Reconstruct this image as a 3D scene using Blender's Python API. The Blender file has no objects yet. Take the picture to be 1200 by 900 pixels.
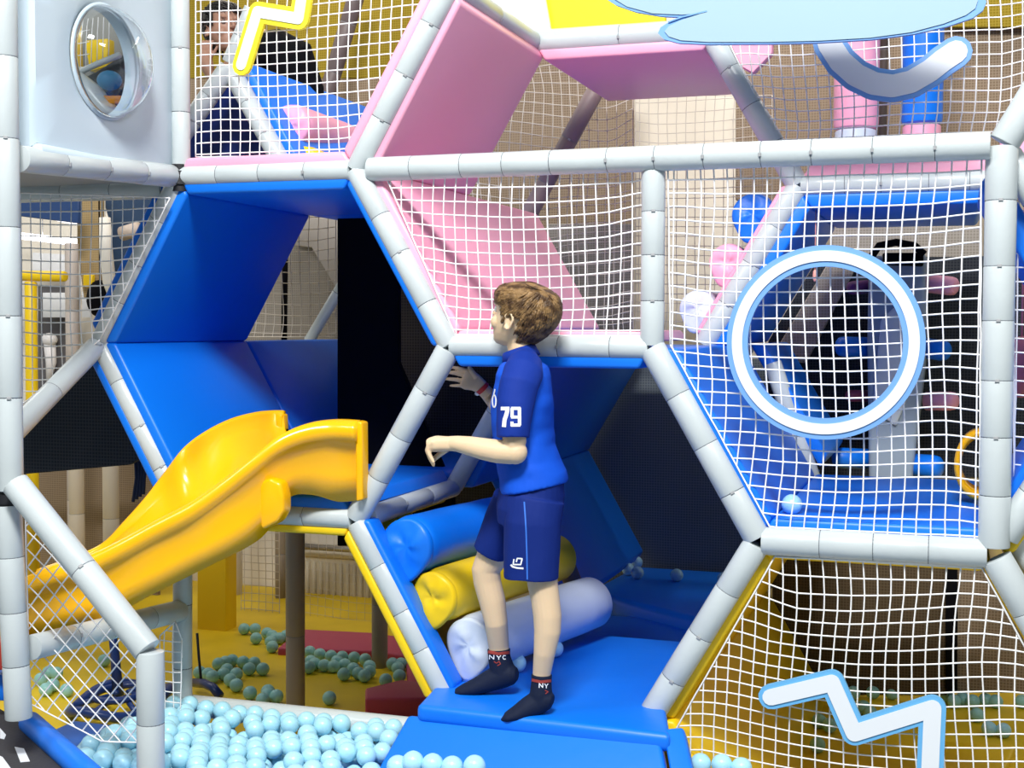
import bpy, bmesh, math, random
from mathutils import Vector as V, Matrix
from mathutils.bvhtree import BVHTree
from mathutils import noise as mnoise
random.seed(7)
SC = bpy.context.scene
COL = SC.collection
# ------------------------------------------------------------------ camera
G = 1.03                      # facade datum above the ground floor
F_PX = 1555.78; YAW = .324597; PITCH = .043065; ROLL = .0044907
CAM = V((1.19825, -3.91101, .62478))
cy_, sy_ = math.cos(YAW), math.sin(YAW); cp_, sp_ = math.cos(PITCH), math.sin(PITCH)
FW = V((-sy_*cp_, cy_*cp_, -sp_)); R0 = V((cy_, sy_, 0)); U0 = R0.cross(FW)
RT = R0*math.cos(ROLL)+U0*math.sin(ROLL); UP = -R0*math.sin(ROLL)+U0*math.cos(ROLL)
cd = bpy.data.cameras.new('camera'); cam = bpy.data.objects.new('camera', cd); COL.objects.link(cam)
cd.sensor_fit = 'HORIZONTAL'; cd.sensor_width = 36; cd.lens = 36*F_PX/1200; cd.clip_start = .05; cd.clip_end = 60
m = Matrix((RT, UP, -FW)).transposed().to_4x4(); m.translation = CAM + V((0, 0, G)); cam.matrix_world = m
SC.camera = cam
# ------------------------------------------------------------------ world, lights, exposure
w = bpy.data.worlds.new('hall_ambient'); SC.world = w; w.use_nodes = True
w.node_tree.nodes['Background'].inputs[0].default_value = (.72, .90, 1, 1)
w.node_tree.nodes['Background'].inputs[1].default_value = .155
SC.view_settings.view_transform = 'Standard'; SC.view_settings.look = 'None'
SC.view_settings.exposure = .06; SC.view_settings.gamma = 1
def area(name, loc, target, sx, sy, power, col=(1, 1, 1)):
    l = bpy.data.lights.new(name, 'AREA'); l.shape = 'RECTANGLE'; l.size = sx; l.size_y = sy; l.energy = power; l.color = col
    o = bpy.data.objects.new(name, l); COL.objects.link(o); o.location = V(loc)+V((0, 0, G))
    d = V(target)-V(loc); o.rotation_euler = d.to_track_quat('-Z', 'Y').to_euler()
area('hall_lamp', (.9, -4.3, 5.0), (0.0, .2, .2), 1.5, .8, 540, (1, .985, .96))
area('hall_lamp', (-2.6, -3.4, 3.8), (-.8, 0, 0), 1.6, .5, 70, (.97, .98, 1))
area('hall_lamp', (3.4, -3.0, 3.8), (1.2, .2, .5), 1.6, .5, 60, (.97, .98, 1))
area('rear_lamp', (.9, 2.3, 3.1), (.9, 3.0, 0), 2.2, .3, 30, (1, .93, .84))
area('rear_lamp', (-2.2, 2.4, 3.0), (-1.9, 2.6, -1), 2.2, .5, 20, (1, .92, .8))
area('rear_lamp', (-5.0, 1.5, 3.0), (-5, 1.6, -1), 2.2, 1, 40, (1, .96, .9))

# ------------------------------------------------------------------ geometry helpers
def ray(u, v): return FW + RT*((u-600)/F_PX) + UP*((450-v)/F_PX)
def W(u, v, Y):
    d = ray(u, v); return CAM + d*((Y-CAM.y)/d.y)
def WX(u, v, X):
    d = ray(u, v); return CAM + d*((X-CAM.x)/d.x)
def WZ(u, v, Z):
    d = ray(u, v); return CAM + d*((Z-CAM.z)/d.z)
def px(p):
    d = V(p)-CAM; f = d.dot(FW); return 600+F_PX*d.dot(RT)/f, 450-F_PX*d.dot(UP)/f
def setp(o, label=None, cat=None, group=None, kind=None):
    if label: o['label'] = label
    if cat: o['category'] = cat
    if group: o['group'] = group
    if kind: o['kind'] = kind
    return o
def thing(name, label, cat, loc, group=None):
    o = bpy.data.objects.new(name, None); COL.objects.link(o); o.location = loc; o.empty_display_size = .05
    return setp(o, label, cat, group)
def root_off(par):
    off = V((0, 0, 0))
    while par is not None: off += par.location; par = par.parent
    return off
def link(name, bm, mat, par=None, smooth=True, mods=None, origin=None):
    """links a bmesh given in world (facade) coordinates as one object"""
    if not len(bm.verts): bm.free(); return None
    me = bpy.data.meshes.new(name)
    if par is not None: off = root_off(par); loc = V((0, 0, 0))
    else:
        if origin is None:
            xs = [v.co.x for v in bm.verts]; ys = [v.co.y for v in bm.verts]; zs = [v.co.z for v in bm.verts]
            origin = V(((min(xs)+max(xs))/2, (min(ys)+max(ys))/2, min(zs)))
        off = V(origin); loc = off
    bmesh.ops.translate(bm, verts=bm.verts, vec=-off)
    bm.normal_update(); bm.to_mesh(me); bm.free()
    mats = mat if isinstance(mat, (list, tuple)) else [mat]
    for q in mats: me.materials.append(q)
    if smooth: me.shade_smooth()
    o = bpy.data.objects.new(name, me); COL.objects.link(o); o.location = loc
    if par is not None: o.parent = par
    if smooth == 'auto': me.set_sharp_from_angle(angle=math.radians(40))
    return o
def frame(d):
    d = d.normalized(); a = V((0, 0, 1)) if abs(d.z) < .9 else V((1, 0, 0))
    x = d.cross(a).normalized(); return x, d.cross(x).normalized()
def ring(bm, c, x, y, n, k0=0.):
    return [bm.verts.new(c + x*math.cos(k0+2*math.pi*i/n) + y*math.sin(k0+2*math.pi*i/n)) for i in range(n)]
def bridge(bm, a, b, mi=0):
    n = len(a)
    for i in range(n):
        f = bm.faces.new((a[i], a[(i+1) % n], b[(i+1) % n], b[i])); f.material_index = mi
def tube(bm, pts, rad, n=12, caps=True, mi=0):
    pts = [V(p) for p in pts]; rings = []
    if not hasattr(rad, '__len__'): rad = [rad]*len(pts)
    x, y = frame(pts[1]-pts[0])
    for i, p in enumerate(pts):
        d = (pts[min(i+1, len(pts)-1)]-pts[max(i-1, 0)]).normalized()
        x = (x-d*x.dot(d)).normalized(); y = d.cross(x)
        rings.append(ring(bm, p, x*rad[i], y*rad[i], n))
    for a, b in zip(rings, rings[1:]): bridge(bm, a, b, mi)
    if caps:
        bm.faces.new(list(reversed(rings[0]))).material_index = mi; bm.faces.new(rings[-1]).material_index = mi
    return rings
def round_tube(bm, p0, p1, r, n=20, e=.01, mi=0):
    """cylinder with rounded shoulders"""
    p0, p1 = V(p0), V(p1); d = (p1-p0); L = d.length; d.normalize()
    pr = [(0, r-e), (e*.3, r-e*.3), (e, r), (L-e, r), (L-e*.3, r-e*.3), (L, r-e)]
    tube(bm, [p0+d*a for a, _ in pr], [b for _, b in pr], n, True, mi)
def loft(bm, rings, n=24, caps=True, mi=0, sup=2.0):
    """rings: (centre, xvec, yvec) ellipse half axes"""
    R = []
    for c, x, y in rings:
        L = []
        for i in range(n):
            t = 2*math.pi*i/n; a, b = math.cos(t), math.sin(t)
            a = math.copysign(abs(a)**(2/sup), a); b = math.copysign(abs(b)**(2/sup), b)
            L.append(bm.verts.new(V(c)+V(x)*a+V(y)*b))
        R.append(L)
    for a, b in zip(R, R[1:]): bridge(bm, a, b, mi)
    if caps:
        bm.faces.new(list(reversed(R[0]))); bm.faces.new(R[-1])
    return R
def ball(bm, c, r, sc=(1, 1, 1), seg=16, rot=None):
    mtx = Matrix.Translation(V(c)) @ (rot.to_4x4() if rot else Matrix.Identity(4)) @ Matrix.Diagonal((r*sc[0], r*sc[1], r*sc[2], 1))
    bmesh.ops.create_uvsphere(bm, u_segments=seg, v_segments=seg//2+2, radius=1, matrix=mtx)
def fixn(bm): bmesh.ops.recalc_face_normals(bm, faces=bm.faces)
def prism(bm, pts, vec, bev=.0, seg=2):
    """polygon pts (3D) extruded by vec"""
    a = [bm.verts.new(V(p)) for p in pts]; b = [bm.verts.new(V(p)+V(vec)) for p in pts]
    fs = [bm.faces.new(a), bm.faces.new(list(reversed(b)))]
    n = len(a)
    for i in range(n): fs.append(bm.faces.new((a[i], b[i], b[(i+1) % n], a[(i+1) % n])))
    bmesh.ops.recalc_face_normals(bm, faces=fs)
    if bev:
        es = list({e for f in fs for e in f.edges})
        bmesh.ops.bevel(bm, geom=es, offset=bev, segments=seg, affect='EDGES', profile=.5)
def boxb(bm, x0, x1, y0, y1, z0, z1, bev=0, seg=2):
    prism(bm, [(x0, y0, z0), (x1, y0, z0), (x1, y0, z1), (x0, y0, z1)], (0, y1-y0, 0), bev, seg)

# ------------------------------------------------------------------ materials
MATS = {}
def mat(name, col, rough=.45, bump=.08, bscale=60, spec=.5, kind=None, metal=0, var=.0, sheen=0):
    if name in MATS: return MATS[name]
    m = bpy.data.materials.new(name); m.use_nodes = True; nt = m.node_tree; N = nt.nodes; b = N['Principled BSDF']
    b.inputs['Base Color'].default_value = (*col, 1); b.inputs['Roughness'].default_value = rough
    b.inputs['Specular IOR Level'].default_value = spec; b.inputs['Metallic'].default_value = metal
    if sheen: b.inputs['Sheen Weight'].default_value = sheen
    tc = N.new('ShaderNodeTexCoord')
    if var:
        n2 = N.new('ShaderNodeTexNoise'); n2.inputs['Scale'].default_value = 5; n2.inputs['Detail'].default_value = 4
        nt.links.new(tc.outputs['Object'], n2.inputs['Vector'])
        mx = N.new('ShaderNodeMixRGB'); mx.blend_type = 'MULTIPLY'; mx.inputs[0].default_value = 1
        cr = N.new('ShaderNodeValToRGB'); cr.color_ramp.elements[0].position = .3; cr.color_ramp.elements[1].position = .7
        cr.color_ramp.elements[0].color = (1-var,)*3+(1,); cr.color_ramp.elements[1].color = (1, 1, 1, 1)
        nt.links.new(n2.outputs['Fac'], cr.inputs[0]); nt.links.new(cr.outputs[0], mx.inputs[2])
        mx.inputs[1].default_value = (*col, 1); nt.links.new(mx.outputs[0], b.inputs['Base Color'])
    if bump:
        n1 = N.new('ShaderNodeTexNoise'); n1.inputs['Scale'].default_value = bscale; n1.inputs['Detail'].default_value = 3
        bp = N.new('ShaderNodeBump'); bp.inputs['Strength'].default_value = bump; bp.inputs['Distance'].default_value = .02
        nt.links.new(tc.outputs['Object'], n1.inputs['Vector']); nt.links.new(n1.outputs['Fac'], bp.inputs['Height'])
        nt.links.new(bp.outputs[0], b.inputs['Normal'])
    MATS[name] = m; return m
def mesh_cloth(name, c1, c2, scale=110):
    """woven mesh fabric: a fine grid of two colours"""
    if name in MATS: return MATS[name]
    m = mat(name, c1, .85, 0, spec=.15); nt = m.node_tree; N = nt.nodes; b = N['Principled BSDF']
    tc = N.new('ShaderNodeTexCoord'); outs = []
    sep = N.new('ShaderNodeSeparateXYZ'); nt.links.new(tc.outputs['Object'], sep.inputs[0])
    for ax in (0, 2):
        mu = N.new('ShaderNodeMath'); mu.operation = 'MULTIPLY'; mu.inputs[1].default_value = scale
        fr = N.new('ShaderNodeMath'); fr.operation = 'FRACT'; lt = N.new('ShaderNodeMath'); lt.operation = 'LESS_THAN'; lt.inputs[1].default_value = .28
        nt.links.new(sep.outputs[ax], mu.inputs[0]); nt.links.new(mu.outputs[0], fr.inputs[0]); nt.links.new(fr.outputs[0], lt.inputs[0]); outs.append(lt)
    mxm = N.new('ShaderNodeMath'); mxm.operation = 'MAXIMUM'; nt.links.new(outs[0].outputs[0], mxm.inputs[0]); nt.links.new(outs[1].outputs[0], mxm.inputs[1])
    mx = N.new('ShaderNodeMixRGB'); mx.inputs[1].default_value = (*c1, 1); mx.inputs[2].default_value = (*c2, 1)
    nt.links.new(mxm.outputs[0], mx.inputs[0]); nt.links.new(mx.outputs[0], b.inputs['Base Color'])
    return m
def emit(name, col, s):
    m = bpy.data.materials.new(name); m.use_nodes = True; b = m.node_tree.nodes['Principled BSDF']
    b.inputs['Base Color'].default_value = (*col, 1); b.inputs['Emission Color'].default_value = (*col, 1); b.inputs['Emission Strength'].default_value = s
    return m
GREY = mat('grey_vinyl', (.55, .605, .615), .28, .05, 25, var=.06)
SEAM = mat('dark_seam', (.16, .18, .20), .8, 0)
TIE = mat('tie_metal', (.35, .36, .37), .45, 0)
BLACKJ = mat('black_clamp', (.012, .012, .015), .5, 0)
BLUE = mat('blue_vinyl', (.0015, .18, .83), .42, .06, 14)
PINK = mat('pink_vinyl', (.92, .40, .56), .42, .06, 14)
YEL = mat('yellow_vinyl', (.92, .62, .006), .42, .06, 14)
PALE = mat('pale_grey_vinyl', (.62, .70, .82), .42, .10, 14)
RASP = mat('raspberry_vinyl', (.50, .055, .12), .5, .05, 14)
NAVY = mat('navy_vinyl', (.004, .02, .16), .5, .05, 14)
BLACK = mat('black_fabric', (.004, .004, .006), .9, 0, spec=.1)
NETM = mat('white_cord', (.92, .92, .92), .7, .1, 400)
NETD = mat('beige_cord', (.62, .56, .48), .8, .1, 400)
SLIDE = mat('yellow_plastic', (1.0, .50, .002), .22, .02, 4, spec=.6)
BALLM = mat('pale_blue_plastic', (.42, .76, .90), .30, 0)
BALL_SHADED = mat('shaded_ball_plastic', (.33, .66, .64), .32, 0)  # the pale blue balls again, with shade mixed into their colour
SIGNB = mat('sign_blue', (.16, .36, .74), .5, 0)
SIGNW = mat('sign_white', (.76, .80, .84), .5, 0)
SIGNY = mat('sign_yellow', (.98, .86, .02), .5, 0)
CLOUD = mat('cloud_blue', (.30, .45, .52), .55, .02, 10)
PANELW = mat('white_padded_vinyl', (.53, .64, .72), .38, .08, 7)
WALLM = mat('beige_wall_paint', (.80, .74, .64), .8, .05, 40, var=.05)
BROWN = mesh_cloth('brown_mesh_fabric', (.20, .145, .095), (.31, .24, .17), 75)
OLIVE = mesh_cloth('mustard_mesh_fabric', (.21, .15, .01), (.30, .22, .03), 75)
DARKM = mesh_cloth('charcoal_mesh_fabric', (.022, .026, .036), (.05, .055, .065), 75)
SLATE = mesh_cloth('slate_mesh_fabric', (.13, .16, .18), (.22, .25, .26), 75)
GREYM = mesh_cloth('grey_mesh_fabric', (.30, .27, .23), (.42, .38, .33), 75)

# ------------------------------------------------------------------ setting
def struct(name, bm, m):
    o = link(name, bm, m, smooth=False); o['kind'] = 'structure'; return o
ZF = -G
bm = bmesh.new(); boxb(bm, -9, 7, -9, 4.0, ZF-.2, ZF); struct('floor', bm, mat('hall_floor_grey', (.30, .36, .40), .5, .05, 8, var=.12))
bm = bmesh.new(); boxb(bm, -4.6, 3.6, .42, 3.49, ZF, ZF+.012, .004); setp(link('soft_floor', bm, mat('foam_floor_yellow', (.86, .60, .01), .5, .05, 8, var=.12), smooth=False), 'yellow soft play floor beneath the frame', 'floor')
bm = bmesh.new(); boxb(bm, -9, 7, 3.5, 3.7, ZF, 3.6); struct('wall_back', bm, WALLM)
bm = bmesh.new(); boxb(bm, -9.2, -9, -9, 3.7, ZF, 3.6); struct('wall_left', bm, mat('hall_wall_white', (.7, .68, .64), .8, .03, 30))
bm = bmesh.new(); boxb(bm, -9.2, 7, 1.6, 3.9, 3.6, 3.7); struct('ceiling', bm, mat('ceiling_grey', (.5, .47, .43), .9, .03, 30))

# ------------------------------------------------------------------ padded poles
s = .65; h = s*3**.5/2; CD = .874; RP = .036
def pole(label, p0, p1, r=RP, seg=.15, ph=0., name='padded_pole', group=None, ties=1, trim=(0, 0), material=None, black=None):
    p0, p1 = V(p0), V(p1); d = (p1-p0).normalized(); p0 = p0+d*trim[0]*.35; p1 = p1-d*trim[1]*.35
    base = p0 if p0.z <= p1.z else p1
    t = thing(name, label, 'pole', base, group); L = (p1-p0).length
    n = max(1, round(L/seg)); mm = material or GREY
    cuts = [0]+[L*(i+ph*.5+random.uniform(-.08, .08))/n for i in range(1, n)]+[L]
    x, y = frame(d)
    for a, b in zip(cuts, cuts[1:]):
        bm = bmesh.new(); round_tube(bm, p0+d*(a+.0006), p0+d*(b-.0006), r*random.uniform(.985, 1.01), 22, .0022)
        link('foam_sleeve', bm, mm, t, 'auto')
    bm = bmesh.new(); tube(bm, [p0+d*.004, p1-d*.004], r*.972, 20); link('pole_core', bm, SEAM, t)
    if ties:
        tc = (CAM-(p0+p1)/2); tc = (tc-d*tc.dot(d)).normalized()
        for c in cuts[1:-1]:
            if random.random() < .55:
                q = p0+d*c+tc*r*.98
                bm = bmesh.new(); sd = d.cross(tc)
                prism(bm, [q-sd*.006-d*.004, q+sd*.006-d*.004, q+sd*.006+d*.004, q-sd*.006+d*.004], tc*.004, .001, 1)
                link('cable_tie', bm, TIE, t, False)
    return t
def P(x, z, y=0): return V((x*s, y, z*h))
A_TL, A_TR, A_L = P(-2, 2), P(-1, 2), P(-2.5, 1)
C_TL, C_TR, C_L, C_R, C_BL, C_BR = P(-.5, 1), P(.5, 1), P(-1, 0), P(1, 0), P(-.5, -1), P(.5, -1)
D_BR, D_TR = P(2, 0), P(2, 2)
pole('grey padded pole rising from the blue cell up along the pink panel', A_TR, P(-.5, 3), ph=.3)
pole('grey padded pole along the top of the large blue cell beside the yellow slide', A_TL, A_TR, trim=(.01, .04))
pole('grey padded pole slanting down between the blue slide cell and the pink net', A_TR, C_TL, trim=(.0, 0))
pole("grey padded pole level with the boy's head, above his cell", C_TL, C_TR, trim=(.02, .02), ph=.5)
pole("grey padded pole slanting down left of the boy's raised hand", C_L, C_TL, trim=(0, .03), r=.039)
pole('grey padded pole left of the blue, yellow and white rollers', C_BL, C_L, trim=(.02, .035), r=.039)
pole('grey padded pole at upper left edge of the blue slide cell', A_L, A_TL, trim=(0.0, .03))
pole('grey padded pole at lower left of the blue cell, passing behind the slide', A_L, P(-2, 0), trim=(.02, 0))
pole('grey padded pole under the top end of the yellow slide', P(-2, 0), C_L, trim=(0, .03))
pole('grey padded pole with blue pad slanting down right of the boy to mid height', C_TR, C_R, trim=(.0, .02), r=.04)
pole("grey padded pole at the lower right edge of the boy's cell", C_BR, C_R, trim=(-.0, .035), r=.040)
pole('grey padded pole under the netted blue cell with the ring', C_R, D_BR, trim=(.03, .05), r=.041)
pole('short grey upright between the pink net and the net with the ring', P(.5, 1, -.0), P(.5, 2, -.0), trim=(.02, .03), r=.036)
pole('thick grey upright at the right, beside the ring', P(2, 0), P(2, 2), r=.043, trim=(.05, 0))
pole('long grey padded crossbar running under the cloud from the blue cell to the right upright', P(-1, 2, 0)+V((.05, -.005, 0)), P(2, 2)+V((-.03, -.03, 0)), r=.038, seg=.155)
pole('grey padded pole going down right from the foot of the thick upright', D_BR, P(2.5, -1), r=.042, trim=(.04, 0))
pole('grey pole behind its twin, going down right from the thick upright', D_BR+V((.03, .1, .05)), P(2.55, -.6, .1), r=.036)
pole('grey padded pole going up right from the foot of the thick upright', D_BR+V((.02, .03, .03)), P(2.5, 1), r=.04, trim=(.05, 0))
pole('grey padded pole going up right from the head of the thick upright', D_TR, P(2.5, 3), r=.042, trim=(.03, 0))
pole('grey padded pole going down right from the head of the thick upright', D_TR+V((.01, .05, 0)), P(2.5, 1, .05), r=.036, trim=(.05, 0))
pole('grey upright at the right edge of the white panel with the round window', A_TL, P(-2, 4.5), r=.033, trim=(.04, 0), seg=.19)
# left side wing, towards the camera
LP = WX(11, 500, -1.31)     # near left post stands in the side plane
YL = LP.y
pole('tall grey upright at the left edge of the picture, upper length', V((LP.x, YL, W(12, 575, YL).z)), V((LP.x-.005, YL, 2.6)), r=.037, seg=.25)
pl = W(22, 842, YL); pole('tall grey upright at the left edge, lower length leaning on the road mat', V((pl.x, YL, pl.z)), W(9, 592, YL), r=.037, seg=.17)
pole('grey beam under the white panel with the round window', A_TL+V((-.02, -.02, .0)), WX(22, 186, -1.31), r=.038, trim=(.02, 0), seg=.2)
pole('shaded grey beam behind the beam under the white panel', W(193, 222, .02), W(-30, 228, .02), r=.033, seg=.2)
pole('grey padded pole coming down left from the slide cell in front of the dark panel', A_L+V((-.0, -.02, -.01)), W(14, 508, -.45), r=.036, trim=(.02, 0), seg=.25)
YD = YL-.04
pole('grey sloping handrail over the diamond net at the lower left', W(18, 567, YD), W(173, 762, YD-.02), r=.0385, seg=.28)
pole('short grey upright at the foot of the sloping handrail', W(176, 763, YD-.02), W(177, 935, YD-.02), r=.037, seg=.22)
pole('grey upright beneath the slide, right edge of the diamond net', W(214, 845, 0), W(214, 640, 0), r=.033, seg=.18)
pole('grey crossbar beneath the slide behind the diamond net', W(210, 716, -.02), WX(36, 759, -1.29), r=.037, seg=.2)
pole('grey padded kerb pole along the back of the ball pit', W(218, 826, .02), W(492, 855, .0), r=.037, seg=.9)
for q, r_ in ((W(5, 583, YL), .03), (W(209, 212, -.01), .028), (W(219, 842, -.01), .03)):
    pass
def clamp(label, u, v, Y, r=.026, L=.07, d=(0, 0, 1)):
    c = W(u, v, Y); d = V(d).normalized(); bm = bmesh.new(); tube(bm, [c-d*L/2, c-d*L/4, c-d*L/4, c+d*L/4, c+d*L/4, c+d*L/2], [r, r, r*1.25, r*1.25, r, r], 14)
    setp(link('pipe_clamp', bm, BLACKJ, smooth='auto'), label, 'clamp')
clamp('black pipe clamp between the two lengths of the left edge upright', 9, 584, YL, .03, .05)
clamp('black pipe clamp at the corner under the white panel', 211, 209, -.005, .03, .09)
clamp('black pipe clamp at the foot of the upright beside the ball pit', 219, 838, .0, .03, .06)

bm = bmesh.new(); boxb(bm, -3.2, -1.36, YL+.1, -.02, 2*h-.02, 2*h+.03, .01); setp(link('cabin_deck', bm, mat('deck_grey', (.30, .33, .35), .5, .04), smooth='auto'), 'grey underside deck of the cabin above the hall net', 'deck')
# ---------------- rear frame poles
pole("dim grey pole behind the boy's raised hand", P(-1, 0, CD), P(-.5, 1, CD), r=.036, trim=(.02, 0))
pole('grey pole running back from the left of the rollers', C_L+V((.02, .04, 0)), P(-1, 0, CD), r=.034, seg=.3)
pole('white pole running back at the top above the pink panel', P(-.5, 3, 0.), P(-.5, 3, CD), r=.034, seg=.4)
pole('white crossbar under the yellow panel and the cloud', P(-.5, 3, CD), P(.5, 3, CD), r=.045, seg=.32, trim=(-.0, 0))
pole('pale pole slanting down right from the cloud behind the long crossbar', P(.5, 3, CD), P(1, 2, CD), r=.040)
pole('pale pole with pink edging behind the net, left of the ring', P(1, 2, CD), P(.5, 1, CD), r=.040)
pole('pale crossbar behind the net above the ring', P(1, 2, CD), P(2.1, 2, CD), r=.038, trim=(.03, 0))
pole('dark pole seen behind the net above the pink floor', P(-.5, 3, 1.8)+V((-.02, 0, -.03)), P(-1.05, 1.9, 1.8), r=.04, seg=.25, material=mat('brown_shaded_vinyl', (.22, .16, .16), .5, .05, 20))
pole('brownish pole behind the net at the lower left of the ring', W(905, 425, 1.28), W(957, 578, 1.28), r=.035, seg=.3)
pole('grey pole behind the upper left net slanting down to the blue pad', P(-2.5, 3, CD)+V((0, 0, -.02)), P(-2, 2, CD), r=.04, trim=(0, .0))
pole('grey pole behind the upper left net slanting down left', P(-2.5, 3, CD)+V((0, -.01, -.02)), W(205, 170, CD-.05), r=.04)
pole('grey pole running up to the left behind the yellow zigzag', P(-2.5, 3, CD)+V((0, 0, 0)), W(296, 10, CD), r=.034)
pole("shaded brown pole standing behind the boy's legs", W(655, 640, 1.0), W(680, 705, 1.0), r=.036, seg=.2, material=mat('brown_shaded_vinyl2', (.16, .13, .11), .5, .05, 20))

# ------------------------------------------------------------------ pads lining the cells
def hexpad(label, a, b, c, y0, y1, m, off=.018, t=.045, name='foam_pad', ea=.0, eb=.0, group=None):
    """a, b: edge ends in hex units (x, z); c: cell centre"""
    a = V((a[0]*s, 0, a[1]*h)); b = V((b[0]*s, 0, b[1]*h)); c = V((c[0]*s, 0, c[1]*h))
    d = (b-a).normalized(); n = V((-d.z, 0, d.x))
    if n.dot(c-(a+b)/2) < 0: n = -n
    a2 = a+n*off+d*(off*.58+ea); b2 = b+n*off-d*(off*.58+eb); k = t*.577
    pts = [a2, b2, b2+n*t-d*k, a2+n*t+d*k]
    bm = bmesh.new(); prism(bm, [p+V((0, y0, 0)) for p in pts], (0, y1-y0, 0), .011, 3)
    return setp(link(name, bm, m, smooth='auto'), label, 'pad', group)
cA, cB, cC, cD_, cE, cF, cG = (-1.5, 1), (0, 2), (0, 0), (1.5, 1), (-1.5, -1), (1.5, -1), (-1.5, 3)
# slide cell (blue)
hexpad('blue foam pad on the upper left wall of the slide cell', (-2.5, 1), (-2, 2), cA, -.02, CD, BLUE)
hexpad('blue foam pad under the top pole of the slide cell', (-2, 2), (-1, 2), cA, -.02, CD, BLUE)
hexpad('narrow blue pad edging the upper right pole of the slide cell', (-1, 2), (-.5, 1), cA, -.02, CD, BLUE, t=.03)
hexpad('blue foam pad on the lower left wall of the slide cell, behind the slide', (-2.5, 1), (-2, 0), cA, -.02, CD, BLUE)
hexpad('blue foam floor pad under the top of the slide', (-2, 0), (-1, 0), cA, -.02, CD, BLUE, off=.025)
hexpad('dark blue pad continuing deep into the slide cell along its lower left wall', (-2.5, 1), (-2, 0), cA, CD+.01, 1.75, BLUE)
hexpad('blue foam pad deep inside the slide cell under its ceiling', (-2, 2), (-1, 2), cA, CD+.01, 1.75, BLUE)
hexpad('blue foam pad deep inside the slide cell on its upper right', (-1, 2), (-.5, 1), cA, CD+.15, 1.75, BLUE)
hexpad('dark blue floor pad deep inside the slide cell', (-2, 0), (-1, 0), cA, CD+.01, 1.75, BLUE)
hexpad('blue pad lining the outside of the slide cell at its lower left', (-2.5, 1), (-2, 0), (-3, 0), -.03, .5, BLUE, t=.035)
hexpad('blue pad lining the outside of the slide cell at its upper left', (-2.5, 1), (-2, 2), (-3, 2), .0, .6, BLUE, t=.05)
# boy's cell
hexpad("blue foam pad under the crossbar above the boy", (-.5, 1), (.5, 1), cC, -.02, CD, BLUE)
hexpad("narrow blue pad edging the upper right pole of the boy's cell", (.5, 1), (1, 0), cC, -.02, .6, BLUE, t=.02)
hexpad("narrow blue pad edging the lower right pole of the boy's cell", (1, 0), (.5, -1), cC, -.0, CD, BLUE, t=.02)
hexpad('blue strip pad between the left pole and the rollers', (-1, 0), (-.5, -1), cC, -.025, .06, BLUE, t=.03)
hexpad("navy shaded pad deep in the boy's cell, upper left", (-1, 0), (-.5, 1), cC, CD+.02, 2.6, BLUE)
hexpad("navy shaded pad deep in the boy's cell, lower left", (-1, 0), (-.5, -1), cC, CD+.35, 2.6, BLUE)
hexpad("navy shaded pad deep in the boy's cell, ceiling", (-.5, 1), (.5, 1), cC, CD+.01, 2.28, BLUE)
hexpad("shaded pad deep in the boy's cell, right side", (1, 0), (.5, -1), cC, CD+.01, 2.08, BLUE)
# pink cell
hexpad('pink foam pad on the upper left wall of the pink cell', (-1, 2), (-.5, 3), cB, -.0, CD+.0, PINK, t=.04)
hexpad('pink foam pad sloping behind the net to the lower left pole', (-1, 2), (-.5, 1), cB, -.0, 1.72, PINK, t=.04)
hexpad("pink floor pad behind the net above the boy's head", (-.5, 1), (.5, 1), cB, -.0, .6, PINK, t=.035)
hexpad('deep pink foam pad on the underside of the top of the pink cell', (-.5, 3), (.5, 3), cB, CD-.03, 1.78, PINK, off=.03, eb=-.03)
hexpad('pink edging pad beside the pale pole left of the ring', (1, 2), (.5, 1), cB, CD-.02, 1.1, PINK, t=.02, off=.03)
# upper left cell (pink edges)
hexpad('pink edging pad on the bottom pole of the upper left net', (-2, 2), (-1, 2), cG, -.02, .5, PINK, off=.02, t=.04)
hexpad('pink edging pad on the right pole of the upper left net', (-1, 2), (-.5, 3), cG, -.02, .5, PINK, off=.03, t=.035)
# netted cell on the right
hexpad('blue foam pad inside the netted cell at the lower left of the ring', (.5, 1), (1, 0), cD_, -.0, 1.22, BLUE, t=.05)
hexpad('blue foam floor pad inside the netted cell under the ring', (1, 0), (2, 0), cD_, -.0, 1.25, BLUE, t=.05)
hexpad('blue foam pad on the rear upper left wall behind the ring', (.5, 1), (1, 2), cD_, CD-.02, 1.85, BLUE, t=.05, off=.03)
hexpad('blue foam pad on the ceiling behind the net above the ring', (1, 2), (2, 2), cD_, CD-.02, 1.85, BLUE, t=.05, off=.03)
hexpad('blue foam pad on the rear lower left wall behind the ring', (.5, 1), (1, 0), cD_, 1.26, 2.0, BLUE, t=.05, off=.09)
hexpad('pink edging pad above the pale crossbar over the ring', (1, 2), (2.2, 2), (1.5, 3), CD-.02, 1.2, PINK, t=.05, off=.02)
hexpad('blue pad lining the cell at the right edge beyond the thick upright', (2, 0), (2.5, 1), (1.5, 1), .05, .6, BLUE, t=.04)
hexpad('blue pad at the right edge seen behind the thick upright, upper part', (2, 2), (2.5, 1), (1.5, 1), .1, .7, BLUE, t=.07, off=.03)
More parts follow.
